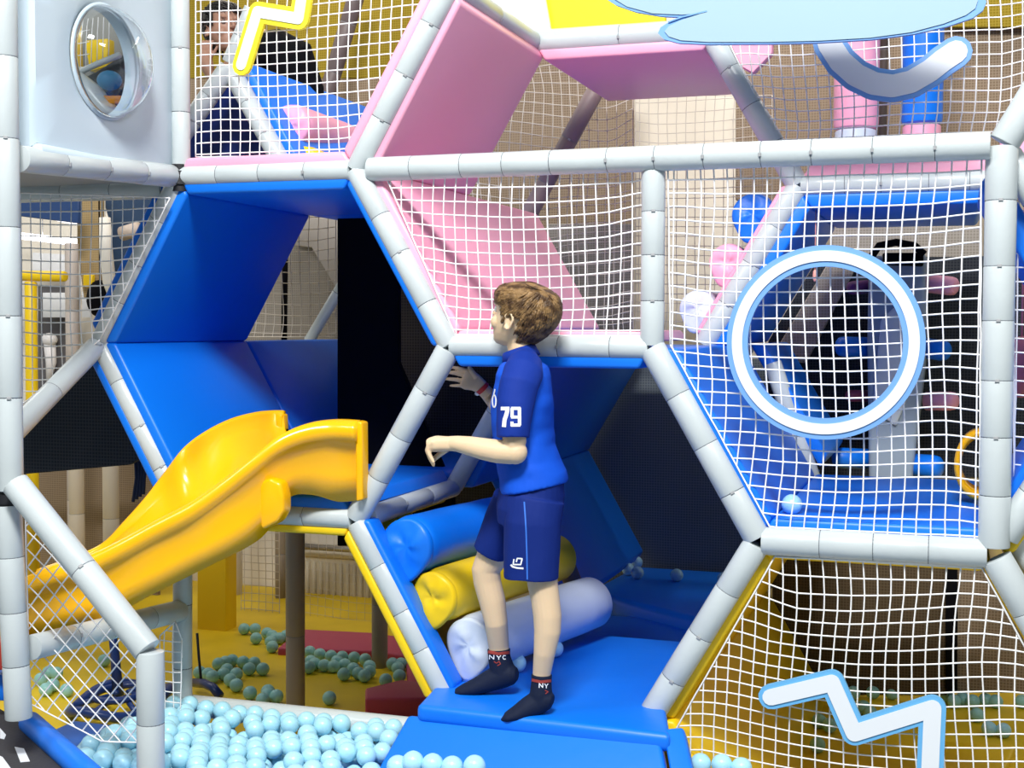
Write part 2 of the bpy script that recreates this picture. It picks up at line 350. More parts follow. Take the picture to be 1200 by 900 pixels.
# lower right cell (yellow)
hexpad('yellow foam pad under the pole at the top of the lower right net', (1, 0), (2, 0), cF, -.0, .85, YEL, t=.035)
hexpad("yellow foam pad behind the lower right pole of the boy's cell", (1, 0), (.5, -1), cF, .02, 2.1, YEL, t=.045)
hexpad('yellow foam pad sloping down to the floor behind the lower right net', (.5, -1), (1, -2), cF, .0, 2.1, YEL, t=.05)
hexpad('yellow foam pad along the lower right pole at the right edge', (2, 0), (2.5, -1), cF, .02, .8, YEL, t=.03)
hexpad('yellow foam pad beyond the right edge poles', (2, 0), (2.5, 1), (3, 0), .02, .4, YEL, t=.03)
# lower left cell (yellow edges)
hexpad('yellow foam pad under the top end of the slide', (-2, 0), (-1, 0), cE, -.02, CD, YEL, off=.028, t=.03)
hexpad('yellow strip pad along the outer side of the pole left of the rollers', (-1, 0), (-.5, -1), cE, -.025, .5, YEL, off=.033, t=.032)
# deep pads behind the upper left net
hexpad('blue foam pad behind the upper left net beside the grey poles', (-2.5, 3), (-2, 2), cG, CD, 2.3, BLUE, t=.04, off=.03)

# ---- mats in the boy's cell
def slab(name, label, pts, vec, m, bev=.012, cat='mat', par=None):
    bm = bmesh.new(); prism(bm, pts, vec, bev, 3); o = link(name, bm, m, par, 'auto')
    return setp(o, label, cat) if par is None else o
zm = -.520
q = [WZ(488, 826, zm), WZ(786, 861, zm), V((.37, .03, zm)), V((.33, .85, zm)), V((-.22, .85, zm)), V((-.33, .2, zm)), WZ(526, 785, zm)]
slab('floor_mat', 'bright blue foam mat the boy stands on', q, (0, 0, -.055), BLUE, .018)
za = zm-.07
q = [WZ(474, 841, zm-.045), W(770, 850, WZ(783, 850, zm).y-.0)+V((0, .0, -.02))]
a0 = W(478, 837, WZ(488, 826, zm).y+.02); a1 = W(772, 858, WZ(786, 861, zm).y+.03)
b0 = a0+V((-.12, -.34, -.36)); b1 = a1+V((.17, -.36, -.36))
nrm = (a1-a0).cross(b0-a0).normalized(); nrm = nrm if nrm.z < 0 else -nrm
slab('ramp_mat', 'bright blue ramp mat sloping down to the ball pit in front of the boy', [a0, a1, b1, b0], nrm*.06, BLUE, .012)
slab('edge_mat', 'narrow blue pad at the right side of the ramp mat', [a1+V((.008, .01, .01)), a1+V((.06, .05, .01)), b1+V((.09, .0, 0)), b1+V((.008, 0, 0))], nrm*.06, BLUE, .012)
slab('floor_mat', "dark blue sunken mat in the middle of the boy's cell", [(-.33, CD+.0, -.64), (.31, CD+.0, -.64), (.31, 1.72, -.64), (-.33, 1.72, -.64)], (0, 0, -.05), BLUE)
z2 = -.575
slab('step_mat', "raised blue mat with loose balls at the back of the boy's cell", [WZ(688, 692, z2), (.31, 1.42, z2), (.31, 2.58, z2), (-.33, 2.58, z2)], (0, 0, -.12), BLUE, .03)
# ------------------------------------------------------------------ foam rollers
def roller(label, p0, p1, r, m, squash=1., tail=.35, seed=1, group='foam rollers in the climbing cell'):
    p0, p1 = V(p0), V(p1); d = (p1-p0).normalized(); t = thing('foam_roller', label, 'roller', p0-V((0, 0, r)), group)
    x, y = frame(d); rg = random.Random(seed)
    bm = bmesh.new(); L = (p1-p0).length; n = 40; prof = []
    for i in range(9):
        a = i/8*math.pi/2; prof.append((.05*(1-math.sin(a))-.0, r*(.72+.28*math.sin(a))))
    prof = [(.0, r*.80), (.008, r*.90), (.02, r*.96), (.04, r)]+[(L*k, r*(1+rg.uniform(-.012, .012))) for k in (.2, .35, .5, .65, .8)]+[(L-.02, r*.98), (L, r*.85)]
    tube(bm, [p0+d*a for a, _ in prof], [b for _, b in prof], n); link('roller_body', bm, m, t, 'auto')
    # gathered fabric end: fan of folds ending in a pulled corner
    bm = bmesh.new(); c = bm.verts.new(p0-d*.012); rows = []
    for j, q_ in enumerate((.25, .5, .75, .9, 1.0)):
        row = []
        for i in range(n):
            a = 2*math.pi*i/n; fold = (math.sin(a*2+seed*2.1)*.014+math.sin(a*5+seed+q_*5)*.006)*(1-abs(q_-.55)*1.5)
            pull = tail*r*max(0, math.cos(a-1.75))**8*(q_**2)
            rr = r*.93*q_+pull
            row.append(bm.verts.new(p0-d*(.012+fold*.6+.01*(1-q_**3))+x*math.cos(a)*rr+y*math.sin(a)*rr))
        rows.append(row)
    for i in range(n): bm.faces.new((c, rows[0][(i+1) % n], rows[0][i]))
    for a_, b_ in zip(rows, rows[1:]): bridge(bm, a_, b_)
    back = [bm.verts.new(v.co+d*.02) for v in rows[-1]]; bridge(bm, rows[-1], back)
    fixn(bm); link('gathered_end', bm, m, t)
    return t
roller('thick blue foam roller, topmost of the three beside the boy', W(478, 640, .05), W(592, 610, .8), .098, BLUE, seed=1, group=None)
roller("yellow foam roller between the blue and the white roller behind the boy's knee", W(510, 699, .05), W(655, 652, .8), .088, YEL, seed=2, group=None)
roller("pale grey foam roller, lowest of the three beside the boy's foot", W(552, 756, .06), W(695, 705, .8), .096, PALE, seed=3, group=None)
roller('blue foam roller high behind the net, left of the pale pole', W(883, 252, CD+.1), W(898, 262, 1.6), .082, BLUE, seed=4, group=None)
roller('pink foam roller behind the net under the small blue roller', W(853, 308, CD+.1), W(870, 314, 1.6), .072, PINK, seed=5, group=None)
roller('pale grey foam roller behind the net under the small pink roller', W(818, 362, CD+.12), W(840, 364, 1.6), .072, PALE, seed=6, group=None)
roller('pink foam roller behind the upper left net', W(342, 146, 1.0), W(440, 178, 2.2), .085, PINK, seed=7, group=None)
roller('yellow foam roller under the pink one behind the upper left net', W(356, 196, 1.0), W(455, 232, 2.2), .09, YEL, seed=8, group=None)

# ------------------------------------------------------------------ back panels, curtains
def panel(name, label, pxs, Y, m, t=.03, cat='panel', bev=.004):
    bm = bmesh.new(); prism(bm, [W(u, v, Y) for u, v in pxs], (0, t, 0), bev, 1); return setp(link(name, bm, m, smooth='auto'), label, cat)
panel('mesh_wall', "dark mesh wall at the back of the boy's cell", [(600, 420), (905, 420), (905, 690), (600, 690)], 2.62, SLATE, cat='wall panel')
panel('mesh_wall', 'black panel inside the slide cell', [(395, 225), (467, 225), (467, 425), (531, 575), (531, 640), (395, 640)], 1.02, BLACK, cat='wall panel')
panel('mesh_wall', 'black sheet painting the shade deep inside the slide cell', [(396, 405), (560, 405), (560, 600), (300, 600), (280, 500)], 1.78, BLACK, cat='wall panel')  # black sheet stands in for the shade deep in the cell
panel('mesh_wall', "brown mesh wall seen behind the boy's raised hand", [(464, 330), (610, 330), (610, 600), (464, 600)], 1.70, mesh_cloth('umber_mesh_fabric', (.06, .045, .032), (.10, .08, .06), 75), cat='wall panel')
panel('mesh_wall', 'grey mesh wall seen through the slide cell', [(270, 230), (400, 230), (400, 402), (270, 402)], 2.9, GREYM, cat='wall panel')
panel('mesh_wall', 'brown mesh wall behind the pink cell', [(470, 40), (742, 40), (742, 405), (470, 405)], 2.75, BROWN, cat='wall panel')
panel('mesh_wall', 'grey mesh wall low behind the pink floor', [(640, 262), (742, 262), (742, 395), (640, 395)], 2.60, GREYM, cat='wall panel')
panel('mesh_wall', 'mustard mesh wall at the top of the upper left net', [(200, -60), (520, -60), (520, 92), (200, 92)], 2.9, OLIVE, cat='wall panel')
panel('mesh_wall', 'brown mesh wall under the mustard one behind the upper left net', [(200, 92), (520, 92), (520, 215), (200, 215)], 2.9, BROWN, cat='wall panel')
panel('mesh_wall', 'brown mesh wall behind the smile sign', [(862, 20), (1260, 20), (1260, 235), (862, 235)], 2.7, BROWN, cat='wall panel')
panel('mesh_wall', 'mustard panel above the brown mesh at the top right', [(1105, -60), (1260, -60), (1260, 32), (1105, 32)], 2.64, OLIVE, cat='wall panel')
panel('mesh_wall', 'charcoal mesh wall behind the climbing post with the arms', [(960, 300), (1290, 300), (1290, 560), (900, 560), (900, 400)], 2.25, DARKM, cat='wall panel')
panel('mesh_wall', 'pale mesh strip above the charcoal wall behind the ring', [(975, 265), (1150, 265), (1150, 302), (975, 302)], 2.25, GREYM, cat='wall panel')
panel('fabric_band', 'pale slanting fabric band behind the ring', [(975, 300), (1010, 300), (945, 425), (900, 425)], 2.18, GREYM, cat='fabric')
panel('mesh_wall', 'dark brown mesh wall behind the lower right net', [(905, 640), (1110, 640), (1110, 815), (905, 815)], 2.12, mesh_cloth('dark_brown_mesh', (.075, .052, .03), (.12, .09, .055), 75), cat='wall panel')
panel('mesh_wall', 'paler brown mesh wall at the far right behind the lower right net', [(1112, 640), (1290, 640), (1290, 812), (1112, 812)], 2.14, BROWN, cat='wall panel')
panel('divider_pole', 'dark upright between the two brown mesh walls at the lower right', [(1108, 650), (1122, 650), (1122, 812), (1108, 812)], 2.1, BLACK, cat='pole')
panel('mesh_wall', 'dark underside panel left of the slide cell', [(-20, 520), (110, 420), (122, 415), (178, 530), (150, 545), (-20, 560)], .35, DARKM, cat='wall panel')
panel('mesh_wall', 'brown netted wall low on the left behind the handrail', [(-40, 540), (185, 540), (185, 705), (-40, 720)], 3.0, BROWN, cat='wall panel')
panel('fabric_band', 'brown fabric band below the dark underside panel at left', [(-20, 540), (150, 520), (150, 540), (-20, 560)], 2.4, mat('brown_band', (.18, .12, .07), .6, .03), cat='fabric')
panel('top_panel', 'bright yellow panel under the top edge left of the cloud', [(628, -60), (645, 36), (780, 36), (780, -60)], CD+.06, mat('bright_yellow_panel', (.98, .84, .0), .5, .02), .02)
panel('top_panel', 'white panel between the pink cell and the yellow panel at the top', [(540, -60), (560, -10), (636, 50), (646, 38), (628, -60)], CD+.03, mat('white_panel', (.72, .76, .8), .5, .02), .02)
panel('foam_pad', 'deep pink pad behind the net under the cloud, right of the pale pole', [(850, 40), (905, 40), (905, 62), (882, 86), (868, 78)], 1.5, PINK, .05, cat='pad')
panel('foam_pad', 'pink pad in the top right corner above the crossbar', [(1172, 158), (1204, 96), (1230, 96), (1230, 200), (1172, 200)], .35, PINK, .05, cat='pad')
panel('foam_pad', 'dark orange pad standing behind the upright right of the slide', [(231, 600), (264, 600), (264, 772), (231, 790)], 2.3, YEL, .12, cat='pad')

panel('mesh_wall', 'navy panel behind the grey poles at the lower left of the upper left net', [(215, 190), (232, 128), (262, 82), (325, 200), (215, 215)], CD+.25, NAVY, cat='wall panel')
panel('mesh_wall', 'small grey hexagonal panel at the back of the slide cell', [(345, 255), (398, 255), (398, 345), (365, 290), (345, 288)], 2.85, mat('grey_panel', (.42, .38, .34), .6, .03), cat='wall panel')
pole('brown pole slanting across the mustard mesh wall behind the upper left net', W(376, 135, 2.5), W(425, -30, 2.5), r=.045, seg=.3, ties=0, material=mat('plum_brown', (.12, .09, .09), .5, .05, 20))
pole('grey pole end at the lower right of the opening in the slide cell', W(362, 400, 1.7), W(436, 275, 1.7), r=.026, seg=.3, ties=0)
pole('dark post behind the dim net in the slide cell', W(333, 400, 2.4), W(334, 288, 2.4), r=.016, seg=.5, ties=0, material=BLACK)
# ------------------------------------------------------------------ nets
def inside(poly, x, y):
    c = False; n = len(poly)
    for i in range(n):
        x1, y1 = poly[i]; x2, y2 = poly[i-1]
        if (y1 > y) != (y2 > y) and x < (x2-x1)*(y-y1)/(y2-y1)+x1: c = not c
    return c
def net(label, pxs, Y=None, X=None, cell=.0375, rad=.0023, m=None, ang=0., sag=.010, ph=(0, 0), yfun=None, border=True, zcell=None, bulge=.03, seed=0):
    """pxs: outline in the photograph, laid on the plane Y (or X); strands run across it, woven as bent square cords"""
    pts3 = [W(u, v, Y) if X is None else WX(u, v, X) for u, v in pxs]
    o = pts3[0].copy()
    ax = V((1, 0, 0)) if X is None else V((0, 1, 0)); az = V((0, 0, 1)); nn = V((0, -1, 0)) if X is None else V((1, 0, 0))
    ca, sa = math.cos(ang), math.sin(ang); e1 = ax*ca+az*sa; e2 = -ax*sa+az*ca
    poly = [((p-o).dot(e1), (p-o).dot(e2)) for p in pts3]
    a0 = min(p[0] for p in poly); a1 = max(p[0] for p in poly); b0 = min(p[1] for p in poly); b1 = max(p[1] for p in poly)
    zc = zcell or cell
    def edged(a, b):
        d = 9
        for i in range(len(poly)):
            x1, y1 = poly[i]; x2, y2 = poly[i-1]; dx, dy = x2-x1, y2-y1; L = dx*dx+dy*dy
            t = max(0, min(1, ((a-x1)*dx+(b-y1)*dy)/L)) if L else 0
            d = min(d, math.hypot(a-x1-t*dx, b-y1-t*dy))
        return d
    def pos(a, b, warp=True):
        q_ = V((a*1.7+seed*7.3, b*1.7, seed*1.7)); k = min(1, edged(a, b)/.10)
        d1 = mnoise.noise(q_)*sag*2.2; d2 = mnoise.noise(q_+V((9.1, 3.3, 5)))*sag*2.2 - sag*.8*math.sin(math.pi*(a-a0)/(a1-a0))
        f1 = mnoise.noise(V((a*11, b*11, seed+4.)))*.0016; f2 = mnoise.noise(V((a*11, b*11, seed+8.)))*.0016
        dn = (mnoise.noise(q_+V((1, 7, 2)))*bulge+.0)*k
        p = o+e1*(a+(d1*k+f1))+e2*(b+(d2*k+f2))+nn*dn
        return p
    bm = bmesh.new()
    def strand(pl):
        if len(pl) < 2: return
        R = []
        for i, p in enumerate(pl):
            d = (pl[min(i+1, len(pl)-1)]-pl[max(i-1, 0)])
            if d.length < 1e-6: return
            d.normalize(); x = nn.cross(d).normalized()*rad; y = nn*rad
            R.append([bm.verts.new(p+x), bm.verts.new(p+y), bm.verts.new(p-x), bm.verts.new(p-y)])
        for a_, b_ in zip(R, R[1:]): bridge(bm, a_, b_)
    for axis in (0, 1):
        lo, hi = (b0, b1) if axis == 0 else (a0, a1); step = zc if axis == 0 else cell; other = cell if axis == 0 else zc
        off = ph[1] if axis == 0 else ph[0]
        k = lo+step*(.45+off)
        while k < hi:
            # crossings of the line with the outline
            xs = []
            for i in range(len(poly)):
                p, q_ = poly[i-1], poly[i]
                u1, u2 = (p[1], q_[1]) if axis == 0 else (p[0], q_[0]); w1, w2 = (p[0], q_[0]) if axis == 0 else (p[1], q_[1])
                if (u1 > k) != (u2 > k): xs.append(w1+(w2-w1)*(k-u1)/(u2-u1))
            xs.sort()
            lo2 = a0 if axis == 0 else b0; off2 = (.45+(ph[0] if axis == 0 else ph[1]))*other
            for c0, c1 in zip(xs[::2], xs[1::2]):
                ts = [c0]; t = lo2+off2; 
                while t < c1:
                    if t > c0+1e-4: ts.append(t)
                    t += other
                ts.append(c1)
                if c1-c0 > .004: strand([pos(t, k) if axis == 0 else pos(k, t) for t in ts])
            k += step
    net_o = thing('safety_net', label, 'net', o)
    link('net_mesh', bm, m or NETM, net_o)
    if border:
        bm = bmesh.new()
        for i in range(len(poly)):
            p, q_ = poly[i-1], poly[i]; L = math.hypot(q_[0]-p[0], q_[1]-p[1]); k = max(2, int(L/.03))
            tube(bm, [pos(p[0]+(q_[0]-p[0])*j/k, p[1]+(q_[1]-p[1])*j/k)+nn*.004 for j in range(k+1)], rad*1.1, 4, True)
        link('border_cord', bm, m or NETM, net_o)
    return net_o
net('white safety net over the upper left opening, behind the yellow zigzag', [(230, -30), (540, -30), (498, 22), (412, 182), (230, 184)], Y=-.0, cell=.0365, seed=1, ph=(.1, .2))
net('white safety net in front of the pink cell above the boy', [(452, 206), (753, 196), (753, 394), (534, 392)], Y=.0, cell=.0375, seed=2, sag=.014, rad=.0024)
net('white safety net carrying the white and blue ring', [(783, 196), (1150, 186), (1148, 634), (906, 624), (786, 404)], Y=-.0, cell=.0392, seed=3, sag=.016, rad=.0024)
net('white safety net carrying the lower right blue zigzag', [(908, 652), (1150, 664), (1205, 765), (1230, 960), (800, 960), (788, 862)], Y=-.0, cell=.0380, seed=4, sag=.02, rad=.0024)
net('white safety net hung behind the smile sign', [(852, 45), (1010, -40), (1205, -40), (1205, 158), (912, 168)], Y=CD-.02, cell=.0385, seed=5, sag=.02, rad=.0024)
net('white safety net at the right edge beyond the thick upright', [(1188, 180), (1260, 180), (1260, 720), (1205, 650), (1188, 560)], Y=.12, cell=.040, seed=6, rad=.0024)
net('white safety net left of the slide cell in front of the lit hall', [(22, 226), (200, 232), (118, 398), (22, 478)], Y=-.06, cell=.0415, seed=7, rad=.0023)
net('white diamond net under the sloping handrail at the lower left', [(30, 575), (46, 590), (172, 757), (168, 800), (176, 870), (120, 868), (36, 824)], Y=YL+.12, cell=.040, ang=.86, seed=8, sag=.006, bulge=.02)
net('small white net between the handrail foot and the upright by the ball pit', [(188, 745), (206, 728), (214, 750), (212, 838), (190, 850)], Y=-.12, cell=.034, seed=9, sag=.003)
net('beige net at the back of the pink cell', [(530, 95), (742, 60), (742, 392), (560, 392)], Y=1.9, cell=.045, m=NETD, seed=10, rad=.002, sag=.03)
net('pale net at the back of the cell right of the brown wall', [(745, 112), (905, 112), (905, 300), (800, 392), (745, 392)], Y=2.3, cell=.045, m=NETD, seed=11, rad=.0018)
net('dim net across the opening deep in the slide cell', [(282, 250), (394, 250), (394, 395), (282, 395)], Y=1.78, cell=.05, m=NETD, seed=12, rad=.0022)
net('pale net in front of the rear wall under the slide', [(283, 610), (328, 610), (328, 735), (283, 735)], Y=2.8, cell=.045, m=NETD, seed=13, rad=.002)
net('pale net in front of the radiator', [(350, 610), (500, 610), (500, 742), (350, 742)], Y=2.8, cell=.05, m=NETD, seed=14, rad=.0012)

# ------------------------------------------------------------------ flat signs
def stroke(pts, hw, arc=6):
    """outline of a thick polyline with round caps and joins, 2D"""
    pts = [V((p[0], p[1])) for p in pts]; left = []; n = len(pts)
    def side(seq):
        out = []
        for i in range(len(seq)):
            if 0 < i < len(seq)-1:
                d0 = (seq[i]-seq[i-1]).normalized(); d1 = (seq[i+1]-seq[i]).normalized()
                n0 = V((-d0.y, d0.x)); n1 = V((-d1.y, d1.x)); cr = d0.x*d1.y-d0.y*d1.x
                if cr < -1e-4:      # outer side: round
                    a0 = math.atan2(n0.y, n0.x); a1 = math.atan2(n1.y, n1.x)
                    while a1 > a0: a1 -= 2*math.pi
                    k = max(1, int(abs(a1-a0)/.25))
                    for j in range(k+1):
                        a = a0+(a1-a0)*j/k; out.append(seq[i]+V((math.cos(a), math.sin(a)))*hw)
                else:
                    mm = (n0+n1).normalized(); out.append(seq[i]+mm*hw/max(.3, mm.dot(n0)))
            elif i == 0:
                d = (seq[1]-seq[0]).normalized(); out.append(seq[0]+V((-d.y, d.x))*hw)
            else:
                d = (seq[-1]-seq[-2]).normalized(); a0 = math.atan2(d.x, -d.y)
                for j in range(arc+1):
                    a = a0-math.pi*j/arc; out.append(seq[-1]+V((math.cos(a), math.sin(a)))*hw)
        return out
    A = side(pts); B = side(list(reversed(pts)))
    return A+B[:]
def fill(bm, outline, tf, vec):
    from mathutils.geometry import tessellate_polygon
    n = len(outline); a = [bm.verts.new(tf(p)) for p in outline]; b = [bm.verts.new(v.co+vec) for v in a]
    for i in range(n): bm.faces.new((a[i], b[i], b[(i+1) % n], a[(i+1) % n]))
    for t in tessellate_polygon([[V((p.x, p.y, 0)) for p in outline]]):
        for L in (a, b):
            try: bm.faces.new([L[k] for k in t])
            except ValueError: pass
    fixn(bm)
def sign(label, pts, Y, hw, hw2, m1, m2, name='zigzag_sign'):
    """pts in photograph pixels projected to the plane Y; hw in metres"""
    P3 = [W(u, v, Y) for u, v in pts]; o = P3[0]; p2 = [(p.x, p.z) for p in P3]
    t = thing(name, label, 'sign', o)
    bm = bmesh.new(); fill(bm, stroke(p2, hw), lambda p: V((p.x, Y, p.y)), V((0, .014, 0))); link('board', bm, m1, t, False)
    bm = bmesh.new(); fill(bm, stroke(p2, hw2), lambda p: V((p.x, Y-.004, p.y)), V((0, .0035, 0))); link('white_face', bm, m2, t, False)
def arcpts(c, r, a0, a1, n): return [(c[0]+r*math.cos(a0+(a1-a0)*i/n), c[1]+r*math.sin(a0+(a1-a0)*i/n)) for i in range(n+1)]
sign('blue and white zigzag sign on the lower right net', [(903, 817), (975, 800), (1001, 859), (1093, 830), (1087, 970)], -.045, .036, .0235, mat('sign_sky', (.13, .43, .76), .5, 0), SIGNW)
sign('yellow and white zigzag sign on the upper left net', [(283, 76), (302, 14), (350, 22), (358, -30)], -.04, .0335, .018, SIGNY, SIGNW)
sign('white curved smile sign with blue outline hanging below the cloud', [(965, 20), (972, 52), (985, 72), (1003, 88), (1024, 98), (1046, 101), (1068, 96), (1090, 83), (1105, 71), (1120, 61)], CD-.08, .0535, .038, SIGNB, SIGNW, 'smile_sign')
# ring
def ringsign():
    Y = -.05; c = W(965.5, 401.5, Y); t = thing('ring_sign', 'round white ring sign with light blue rims on the right net', 'sign', c)
    def ann(name, r0, r1, y, th, m):
        bm = bmesh.new(); n = 96; R = []
        for r, yy in ((r0, y), (r1, y), (r1, y+th), (r0, y+th)):
            R.append([bm.verts.new(c+V((math.cos(2*math.pi*i/n)*r, yy, math.sin(2*math.pi*i/n)*r))) for i in range(n)])
        for i in range(4): bridge(bm, R[i], R[(i+1) % 4])
        fixn(bm); link(name, bm, m, t, 'auto')
    k = (W(1082, 401, Y)-W(849, 401, Y)).length/2; k = k/116.5
    ann('blue_ring', 91*k, 116.5*k, 0, .016, SIGNB); ann('white_band', 97.5*k, 110*k, -.004, .0035, SIGNW)
ringsign()
# cloud
def cloud():
    Y = .35; t = None
    main = [(700, -8), (722, 6), (745, 14), (775, 19), (800, 20), (785, 25), (774, 32), (771, 39), (778, 46), (795, 50.5), (830, 52), (900, 51.5), (960, 50), (1020, 46.5), (1070, 40), (1110, 31), (1140, 21), (1152, 12), (1156, 2), (1150, -12), (1120, -60), (1000, -90), (850, -80), (740, -50)]
    c = W(950, 50, Y); t = thing('cloud_sign', 'large pale blue cloud sign with darker outline at the top', 'sign', c)
    mk = lambda pts, y: [V((W(u, v, Y).x, W(u, v, Y).z)) for u, v in pts]
    bm = bmesh.new(); fill(bm, mk(main, Y), lambda p: V((p.x, Y, p.y)), V((0, .018, 0))); link('outline_board', bm, SIGNB, t, False)
    ins = [(712, -6), (735, 8), (765, 16), (800, 17.5), (824, 15.5), (798, 24), (784, 31), (779, 37), (784, 43), (798, 47.5), (830, 49.5), (900, 49.5), (960, 48), (1020, 44.5), (1068, 38), (1106, 28), (1132, 18), (1143, 10), (1146, 1), (1140, -12), (1112, -58), (998, -86), (852, -76), (748, -46)]
    bm = bmesh.new(); fill(bm, mk(ins, Y), lambda p: V((p.x, Y-.004, p.y)), V((0, .0035, 0))); link('cloud_face', bm, CLOUD, t, False)
    bm = bmesh.new(); ln = [(784, 26), (800, 20), (815, 16.5), (828, 13.5)]
    fill(bm, stroke([(W(u, v, Y).x, W(u, v, Y).z) for u, v in ln], .0022), lambda p: V((p.x, Y-.006, p.y)), V((0, .0015, 0))); link('curl_line', bm, SIGNB, t, False)
cloud()

# ------------------------------------------------------------------ white panel with bubble window (side plane, facing right)
def bubble():
    X = -1.335
    t = thing('window_panel', 'white padded panel with a round bubble window at the upper left', 'panel', WX(120, 190, X))
    c = WX(119, 73, X); rad = (WX(119, 10, X).z-WX(119, 137, X).z)/2
    y1 = -.012; y0 = WX(26, 100, X).y+.02; z0 = c.z-.305; z1 = z0+1.3
    zb0 = WX(40, 158, X).z; zb1 = WX(200, 192, X).z
    n = 64
    def edgept(a):
        dy, dz = math.cos(a), math.sin(a); k = 9
        if dy > 1e-6: k = min(k, (y1-c.y)/dy)
        if dy < -1e-6: k = min(k, (y0-c.y)/dy)
        if dz > 1e-6: k = min(k, (z1-c.z)/dz)
        if dz < -1e-6:
            k = min(k, (z0-c.z)/dz)
        return V((0, dy*k, dz*k))
    bm = bmesh.new(); rows = []
    angs = sorted([2*math.pi*i/n for i in range(n)]+[math.atan2(z-c.z, y-c.y) % (2*math.pi) for y in (y0, y1) for z in (z0, z1)])
    hole = [V((0, math.cos(a), math.sin(a)))*rad for a in angs]; edge = [edgept(a) for a in angs]
    def row(f, dx): return [bm.verts.new(c+hole[i].lerp(edge[i], f)+V((dx, 0, 0))) for i in range(len(angs))]
    rs = [row(0, -.03), row(0, .008), row(.04, .016), row(.12, .02), row(.5, .022), row(.93, .02), row(1, .008), row(1, -.03)]
    for a, b in zip(rs, rs[1:]): bridge(bm, a, b)
    bridge(bm, rs[-1], rs[0]); fixn(bm); link('padded_board', bm, PANELW, t, 'auto')
    bm = bmesh.new(); p0 = V((X+.03, y0, z0-.012)); p1 = V((X+.03, y1, z0-.012)); round_tube(bm, p0, p1, .022, 14, .006); link('bottom_piping', bm, PANELW, t, 'auto')
    bm = bmesh.new(); R = []
    for r, dx in ((rad*.985, .010), (rad*1.0, .017), (rad*1.04, .019), (rad*1.07, .012)):
        R.append([bm.verts.new(c+V((dx+.008, math.cos(2*math.pi*i/n)*r, math.sin(2*math.pi*i/n)*r))) for i in range(n)])
    for a, b in zip(R, R[1:]): bridge(bm, a, b)
    fixn(bm); link('window_rim', bm, PANELW, t)
    g = bpy.data.materials.new('clear_acrylic'); g.use_nodes = True; b = g.node_tree.nodes['Principled BSDF']
    b.inputs['Base Color'].default_value = (.93, .97, 1, 1); b.inputs['Transmission Weight'].default_value = 1; b.inputs['Roughness'].default_value = .02; b.inputs['IOR'].default_value = 1.42
    bm = bmesh.new(); R = []
    for th in (0, .004):
        for j in range(13):
            a = math.pi/2*j/12; r = (rad+th)*math.cos(a)*1.0; dx = (.12+th)*math.sin(a)+.02
            R.append([bm.verts.new(c+V((dx, math.cos(2*math.pi*i/n)*r, math.sin(2*math.pi*i/n)*r))) for i in range(n)] if j < 12 else [bm.verts.new(c+V((dx, 0, 0)))])
    A, B = R[:13], R[13:]
    for S in (A, B):
        for a_, b_ in zip(S[:-2], S[1:-1]): bridge(bm, a_, b_)
        for i in range(n): bm.faces.new((S[-2][i], S[-2][(i+1) % n], S[-1][0]))
    bridge(bm, A[0], B[0]); fixn(bm); link('clear_dome', bm, g, t)
    cab = thing('window_cabin', 'dark cabin with yellow wall and grey floor seen through the round window', 'cabin', W(120, 160, .45))
    dk = mat('cabin_dark', (.05, .055, .06), .6, .03)
    bm = bmesh.new(); prism(bm, [W(u, v, .62) for u, v in ((66, -30), (185, -30), (185, 165), (66, 165))], (0, .03, 0), .004); link('back_panel', bm, mat('cabin_grey', (.22, .22, .20), .6, .03), cab, 'auto')
    bm = bmesh.new(); prism(bm, [W(u, v, .5) for u, v in ((98, 46), (127, 44), (127, 78), (104, 84))], (0, .05, 0), .006); link('yellow_wall', bm, YEL, cab, 'auto')
    bm = bmesh.new(); prism(bm, [W(u, v, .48) for u, v in ((76, 30), (84, 22), (88, 86), (80, 92))], (0, .05, 0), .006); link('yellow_side', bm, YEL, cab, 'auto')
    bm = bmesh.new(); prism(bm, [W(u, v, .42) for u, v in ((80, 98), (112, 84), (150, 60), (160, 140), (110, 150))], (0, .05, 0), .01); link('dark_floor', bm, dk, cab, 'auto')
    bm = bmesh.new(); tube(bm, [W(80, 90, .38), W(112, 76, .38), W(142, 64, .38)], .012, 10); tube(bm, [W(88, 98, .36), W(108, 112, .36), W(124, 132, .36), W(136, 150, .36)], .045, 14); link('grey_tube', bm, GREY, cab)
    bm = bmesh.new(); prism(bm, [W(u, v, .34) for u, v in ((118, 113), (142, 113), (142, 124), (122, 124))], (0, .05, 0), .006); link('orange_pad', bm, mat('orange_vinyl', (.70, .25, .01), .5, .03), cab, 'auto')
    bm = bmesh.new()
    for k in range(7): tube(bm, [W(86+k*7.2, 16, .40), W(85+k*7.2, 88-k*3, .40)], .0018, 5)
    for k in range(4): tube(bm, [W(80, 36+k*15, .40), W(104, 33+k*15, .40)], .0018, 5)
    link('cabin_net', bm, NETM, cab)
    bm = bmesh.new(); ball(bm, W(129, 95, .33), .045, (1.1, 1, .85), 18); setp(link('foam_bag', bm, mat('teal_blue_cloth', (.03, .22, .42), .6, .1)), 'teal blue bundle lying inside the cabin behind the round window', 'bundle')
bubble()

